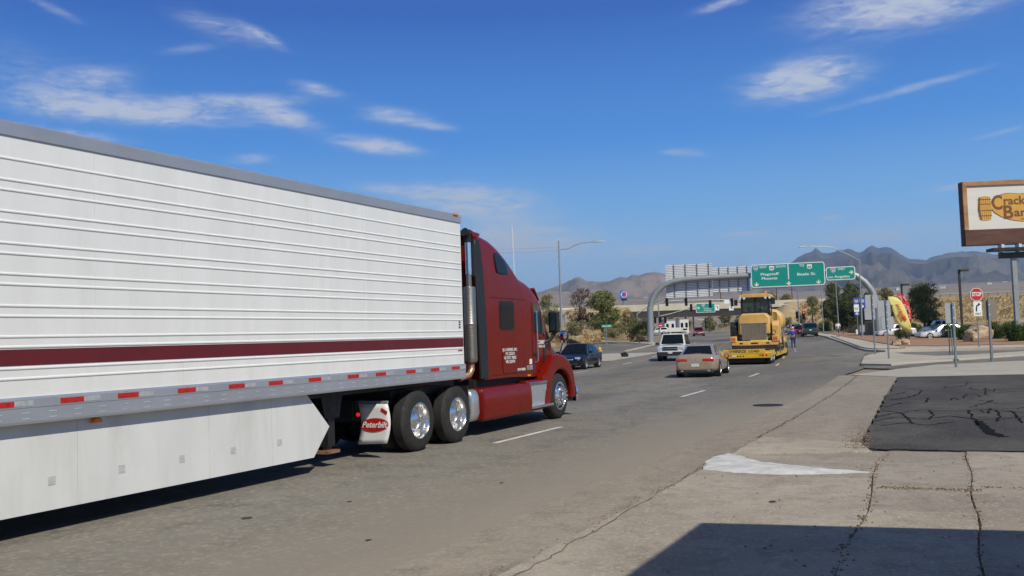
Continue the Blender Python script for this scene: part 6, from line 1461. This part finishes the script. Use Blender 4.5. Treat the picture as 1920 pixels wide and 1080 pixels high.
# ------------------------------------------------------------------ restaurant billboard
bb = fr(1912, 86, 0); base = Vector((bb.x, bb.y, hg(bb.x, bb.y))); rzb = TH - R(4); f = local(base, rzb)
t = thing('billboard', 'timber framed restaurant billboard on a tall pole at the right', 'billboard', base, rzb)
a, q = f(dist(1804, 341, 86)), f(dist(1808, 461, 86)); hw_, z1, z0 = -a.x, a.z, q.z
TIM = M('timber_frame', (.40, .22, .10), .8, var=.25, vs_=1.2, stretch=(.3, 1, 1), dirt=.35, dirtcol=(.16, .07, .04)); TIMD = M('timber_dark', (.105, .048, .034), .8, var=.22, vs_=1.2, stretch=(.25, 1, 2))
MB().box(-hw_, hw_, -.1, .7, z0, z1).build('cabinet', TIMD, t)
fb = z0 + 1.42
MB().box(-hw_ + .02, hw_ - .02, -.28, -.1, z1 - .42, z1).build('top_board', TIM, t, bevel=.02)
for s in (1, -1): MB().box(min(s * hw_, s * (hw_ - .40)) + .01, max(s * hw_, s * (hw_ - .40)) - .01, -.27, -.1, fb, z1 - .42).build('side_board', TIM, t, bevel=.02)
MB().box(-hw_ + .02, hw_ - .02, -.285, -.1, z0, fb - .01).build('bottom_board', TIMD, t, bevel=.02)
face = MB().box(-hw_ + .40, hw_ - .40, -.14, -.08, fb, z1 - .42).build('sign_face', M('board_white', (.66, .65, .60), .7, var=.04, vs_=1.0, stretch=(.1, 1, 6)), t)
MUST = M('logo_mustard', (.62, .34, .055), .6, var=.05); BRN = M('logo_brown', (.17, .065, .02), .6, var=.1)
fw_, fz0, fz1 = hw_ - .4, fb, z1 - .42; fm = (fz0 + fz1) / 2; fh = fz1 - fz0
def bean(k):
    P = []
    for i in range(48):
        a_ = 2 * math.pi * i / 48; x = math.cos(a_); y = math.sin(a_)
        P.append((x * 3.05 * k + (.05 * math.sin(2 * a_)), (y * 1.42 - .28 * math.exp(-((x + .1) * 3.2) ** 2) * (1 if y > 0 else 0) - .1 * x) * k))
    return P
bx0 = 1.0
MB().prism([(bx0 + x, fm + z) for x, z in bean(1.0)], 'y', -.155, -.14).build('logo_edge', BRN, face, fix=True)
MB().prism([(bx0 + x, fm + z) for x, z in bean(.965)], 'y', -.165, -.15).build('logo_field', MUST, face, fix=True)
def logo(s_, x, z, w_, h_): return fit(text(s_, .8, BRN, face, (x, -.172, z), 'logo_lettering', bold=.02), w_, h_)
logo('C', bx0 - 2.42, fm + .34, .92, 1.35); logo('racker', bx0 - .48, fm + .50, 2.8, .78); logo('B', bx0 - 1.52, fm - .55, .86, 1.2); logo('arrel', bx0 + .18, fm - .58, 2.3, .78)
logo('Old Country Store', bx0 + .55, fm - 1.16, 2.0, .18)
# barrel with staves and hoops
brx = -2.50; P = [(-.48, -1.25), (-.56, -.8), (-.60, 0), (-.56, .8), (-.48, 1.12), (-.2, 1.2), (.2, 1.2), (.48, 1.12), (.56, .8), (.60, 0), (.56, -.8), (.48, -1.25), (.2, -1.34), (-.2, -1.34)]
ba = MB().prism([(brx + x, fm - .02 + z * .86) for x, z in P], 'y', -.172, -.145).build('barrel_mark', MUST, face, fix=True)
for k in range(6): MB().box(brx - .42 + k * .17 - .012, brx - .42 + k * .17 + .012, -.178, -.17, fm - 1.05, fm + .95).build('stave_line', BRN, ba)
for z in (-.75, -.28, .30, .72): MB().box(brx - .58, brx + .58, -.18, -.17, fm + z - .035, fm + z + .035).build('hoop_line', BRN, ba)
MB().prism([(brx - .50, fm + .9), (brx - .62, fm - .2), (brx - .44, fm - 1.1), (brx - .30, fm - 1.1), (brx - .42, fm - .2), (brx - .36, fm + .9)], 'y', -.179, -.171).build('barrel_shade', BRN, ba, fix=True)
# lighting rack below and the pole
MB().box(-hw_ + 2.1, hw_ - 1.0, -.9, .6, z0 - .62, z0 - .34).build('light_trough', SIGN_BLACK, t); MB().box(-hw_ + 3.0, hw_ - 2.0, -.2, .3, z0 - 1.25, z0 - .72).build('cross_beam', M('beam_olive', (.05, .055, .045), .6), t)
for x in (-hw_ + 3.1, -hw_ + 4.6): MB().box(x - .12, x + .12, -.6, .2, z0 - .7, z0 - .02).build('bracket', WHT, t)
MB().box(-.42, -.02, -.19, .19, -.2, z0 - .9).build('pole', GALV, t)
# set well back in the parking lot
kb = 102 / 86; b2 = fr(1912, 102, 0); t.location = (b2.x, b2.y, hg(b2.x, b2.y) - .5); t.scale = (kb, kb, kb)
# ------------------------------------------------------------------ feather flags
def flag(label, outline, D, mat, pole, edge_mat=None, marks=()):
    base = dist(*pole[0], D); g = hg(base.x, base.y) + .12; base.z = g; f = local(base, TH); t = thing('feather_flag', label, 'flag', base, TH)
    P = [f(dist(a, c, D)) for a, c in outline]; n = len(P)
    cen = sum((Vector((p.x, 0, p.z)) for p in P), Vector()) / n; b = MB()
    for k in range(4):
        s = 1 - k * .32
        for i, p in enumerate(P):
            x, z = cen.x + (p.x - cen.x) * s, cen.z + (p.z - cen.z) * s; b.v.append((x, .035 * math.sin(x * 3.1 + z * 2.2) + .02 * math.sin(z * 7 + x * 4), z))
    for k in range(3):
        for i in range(n): j = (i + 1) % n; b.f.append((k * n + i, k * n + j, (k + 1) * n + j, (k + 1) * n + i))
    b.f.append(tuple(3 * n + i for i in range(n)))
    cl_ = b.build('cloth', mat, t, smooth=60); cl_.modifiers.new('t', 'SOLIDIFY').thickness = .015
    Q = [f(dist(a, c, D)) for a, c in pole]; MB().tube([(p.x, .14, p.z if i else -.1) for i, p in enumerate(Q)], [.03] + [.02] * (len(Q) - 2) + [.012], 6).build('flag_pole', PLASTIC, t, smooth=60)
    for (px, py, wpx, hpx, ang, m_) in marks:
        p = f(dist(px, py, D)); s = D / F
        z_ = MB(); k = 5
        pts = [((-.5 + i / (2 * k)) * wpx * s, (.5 if i % 2 else -.5) * hpx * s) for i in range(2 * k + 1)]
        ca, sa = math.cos(ang), math.sin(ang); W = [(p.x + a_ * ca - c_ * sa, -.07, p.z + a_ * sa + c_ * ca) for a_, c_ in pts]
        z_.tube(W, .035, 5).build('printed_mark', m_, cl_)
    MB().lathe([(.0005, .06), (.22, .05), (.25, .0)], 12, (0, .14, 0), 'z').build('base', SIGN_BLACK, t, fix=True)
FY = M('flag_yellow', (.66, .60, .19), .95, var=.06, vs_=2); FR = M('flag_red', (.55, .03, .035), .8, var=.08, vs_=2); FW = M('flag_print_white', (.72, .68, .66), .8); FO = M('flag_print_red', (.70, .10, .03), .8)
flag('red and white feather flag leaning behind the yellow one', [(1681, 550), (1684, 557), (1690, 568), (1696, 582), (1702, 598), (1708, 610), (1709, 592), (1706.5, 576), (1702, 563), (1696, 556), (1688, 551)], 82, FR, [(1705, 640), (1708, 610), (1708, 585), (1703, 564), (1695, 554), (1684, 549)], marks=[(1688.5, 560, 8, 3.2, R(-60), FW), (1696, 560, 7, 2.6, R(-62), FW), (1697, 576, 11, 4, R(-68), FW), (1703, 580, 12, 3, R(-72), FW), (1704.5, 594, 8, 2.4, R(-74), FW)])
flag('yellow feather flag with red print in front of the gravel bed', [(1665, 556), (1664, 560.5), (1669, 564), (1672, 578), (1678, 594), (1686, 611), (1698, 621), (1711, 625), (1707, 607), (1701, 590), (1697, 577), (1690, 565), (1682, 558.5), (1673, 556)], 78, FY, [(1701, 640), (1700, 624), (1690, 612), (1680, 594), (1673, 577), (1668, 563)], marks=[(1685, 578, 17, 6, R(-66), FO), (1692, 591, 15, 6, R(-60), FO), (1688, 595, 14, 5, R(-60), FO), (1696, 597, 8, 5, R(-60), FO)])

# ------------------------------------------------------------------ buildings and vehicles beyond the overpass
BW = M('building_white', (.66, .65, .62), .8, var=.05)
def shed(label, px0, px1, yb, yt, D, depth=9):
    base = fr((px0 + px1) / 2, D, 1.6); f = local(base, TH); t = thing('white_building', label, 'building', base, TH)
    a, q = f(dist(px0, yt, D)), f(dist(px1, yb, D)); h_ = a.z
    MB().box(a.x, q.x, 0, depth, -.5, h_).build('wall', BW, t); MB().box(a.x - .2, q.x + .2, -.2, depth + .2, h_, h_ + .3).build('roof', CONC2, t)
    n = max(2, int((q.x - a.x) / 2.2))
    for k in range(n):
        x = a.x + (q.x - a.x) * (k + .5) / n; w_ = MB().box(x - .45, x + .45, -.04, .03, h_ * .45, h_ * .75).build('window', GLASS, t); MB().box(x - .52, x + .52, -.06, -.005, h_ * .42, h_ * .45).build('sill', CONC, w_)
    MB().box(a.x + .5, a.x + 1.4, -.04, .03, -.3, 2.0).build('door', DARK, t)
shed('white low building seen under the overpass left of the red car', 1246, 1267, 622, 600.5, 345)
shed('white narrow building seen under the overpass nearer the red car', 1274, 1292, 622, 598, 350)
shed('long pale roofed building behind the left bank trees', 1018, 1092, 600, 577.5, 300, 14)
bt = fr(1263, 300, 1.7); t = thing('box_truck', 'white box truck crossing under the overpass', 'truck', bt, TH)
MB().box(-3.4, 2.2, -1.2, 1.2, .9, 2.2).build('box_body', BW, t, bevel=.04); MB().box(2.3, 3.9, -1.1, 1.1, .6, 2.0).build('cab', BW, t, bevel=.12); MB().box(2.6, 3.92, -1.12, -1.08, 1.35, 1.85).build('side_window', GLASS, t); MB().box(-3.4, 3.8, -.5, .5, .5, .9).build('frame', DARK, t)
for x in (-2.4, -1.3, 3.0):
    w_ = MB().lathe([(.3, -1.2), (.5, -1.18), (.52, -1.0), (.5, -.8), (.3, -.8)], 16, (x, 0, .52), 'y', closed=True).build('wheel', RUBBER, t, fix=True); MB().lathe([(.3, -1.19), (.0005, -1.1)], 12, (x, 0, .52), 'y').build('rim', WHT, w_, fix=True)
car('pickup', 'white pickup waiting at the cross street under the overpass', fr(1232, 250, 2.0) , TH + R(90), WHT_P, pickup(), cat='pickup truck')
# houses scattered far out on the slope
rng = random.Random(9)
HS = [(1748, 534, 'tiny pale house on the far plain left of the parking lamp'), (1722, 523, 'tiny pale house on the far plain above the acacia tree'), (1768, 527, 'tiny white house on the far plain nearer the parking lamp'), (1682, 520, 'tiny white house on the far plain above the flags'), (1855, 524, 'tiny white house on the far plain right of the stop sign'), (1885, 526, 'tiny white house on the far plain below the billboard'), (1210, 531, 'tiny white house on the far plain left of the gantry')]
for i, (px, py, lab) in enumerate(HS):
    D = 2300 + 300 * i; p = dist(px, 545, D); p.z = hg(p.x, p.y) + far(p.x, p.y); t = thing('distant_house', lab, 'house', p, TH + rng.uniform(-.4, .4), 'houses on the far slopes')
    w_ = rng.uniform(6, 10); MB().box(-w_, w_, -4, 4, -6, 3.5).build('wall', BW, t); MB().prism([(-5, 3.5), (5, 3.5), (0, 5.5)], 'x', -w_ - 1, w_ + 1).build('roof', CONC, t, fix=True)
# ------------------------------------------------------------------ the shop whose shadow falls across the sidewalk (to the right of the camera)
hb_ = 4.2; tsh = hb_ / math.tan(SUN_EL); cx_, cy_ = -2.49 + tsh * math.cos(SUN_AZ), 8.96 + tsh * math.sin(SUN_AZ)
t = thing('shop_building', 'stucco shop building just outside the picture casting the foreground shadow', 'building', (cx_, cy_, 0))
STUC = M('stucco', (.42, .35, .26), .9, var=.08, bump=.3, bs=30)
fp = lambda g: [(g, -g * 0), (14, 14 * .147), (14, -22), (g, -22)]
MB().prism(fp(.04), 'z', -.1, hb_ - .25).build('wall', STUC, t, fix=True); MB().prism(fp(0), 'z', hb_ - .25, hb_).build('parapet', CONC, t, fix=True)
for k in range(4):
    w_ = MB().box(-.0, .09, -7 - 4.5 * k, -4.5 - 4.5 * k, .9, 2.6).build('window', GLASS, t); MB().box(-.05, .03, -7.1 - 4.5 * k, -4.4 - 4.5 * k, .82, .9).build('sill', CONC, w_)
d_ = MB().box(-.0, .09, -2.7, -1.7, .03, 2.1).build('door', TIMD, t); MB().box(-.04, .01, -2.62, -2.57, .95, 1.1).build('handle', CHROME2, d_)
# ------------------------------------------------------------------ the air between here and the mountains
HAZE = True
if HAZE:
    hz = MB().box(-17000, 17000, -13000, 17500, -90, 820).build('haze', None)
    m = bpy.data.materials.new('desert_air'); m.use_nodes = True; t = m.node_tree; t.nodes.clear()
    pv = t.nodes.new('ShaderNodeVolumePrincipled'); pv.inputs['Color'].default_value = (.52, .74, 1.0, 1); pv.inputs['Density'].default_value = 1.0e-4; pv.inputs['Anisotropy'].default_value = .2
    t.links.new(pv.outputs[0], t.nodes.new('ShaderNodeOutputMaterial').inputs['Volume'])
    hz.data.materials.clear(); hz.data.materials.append(m)
    tag(hz, 'thin blue air in front of the far mountains', 'haze', kind='stuff')
    scene.cycles.volume_max_steps = 64
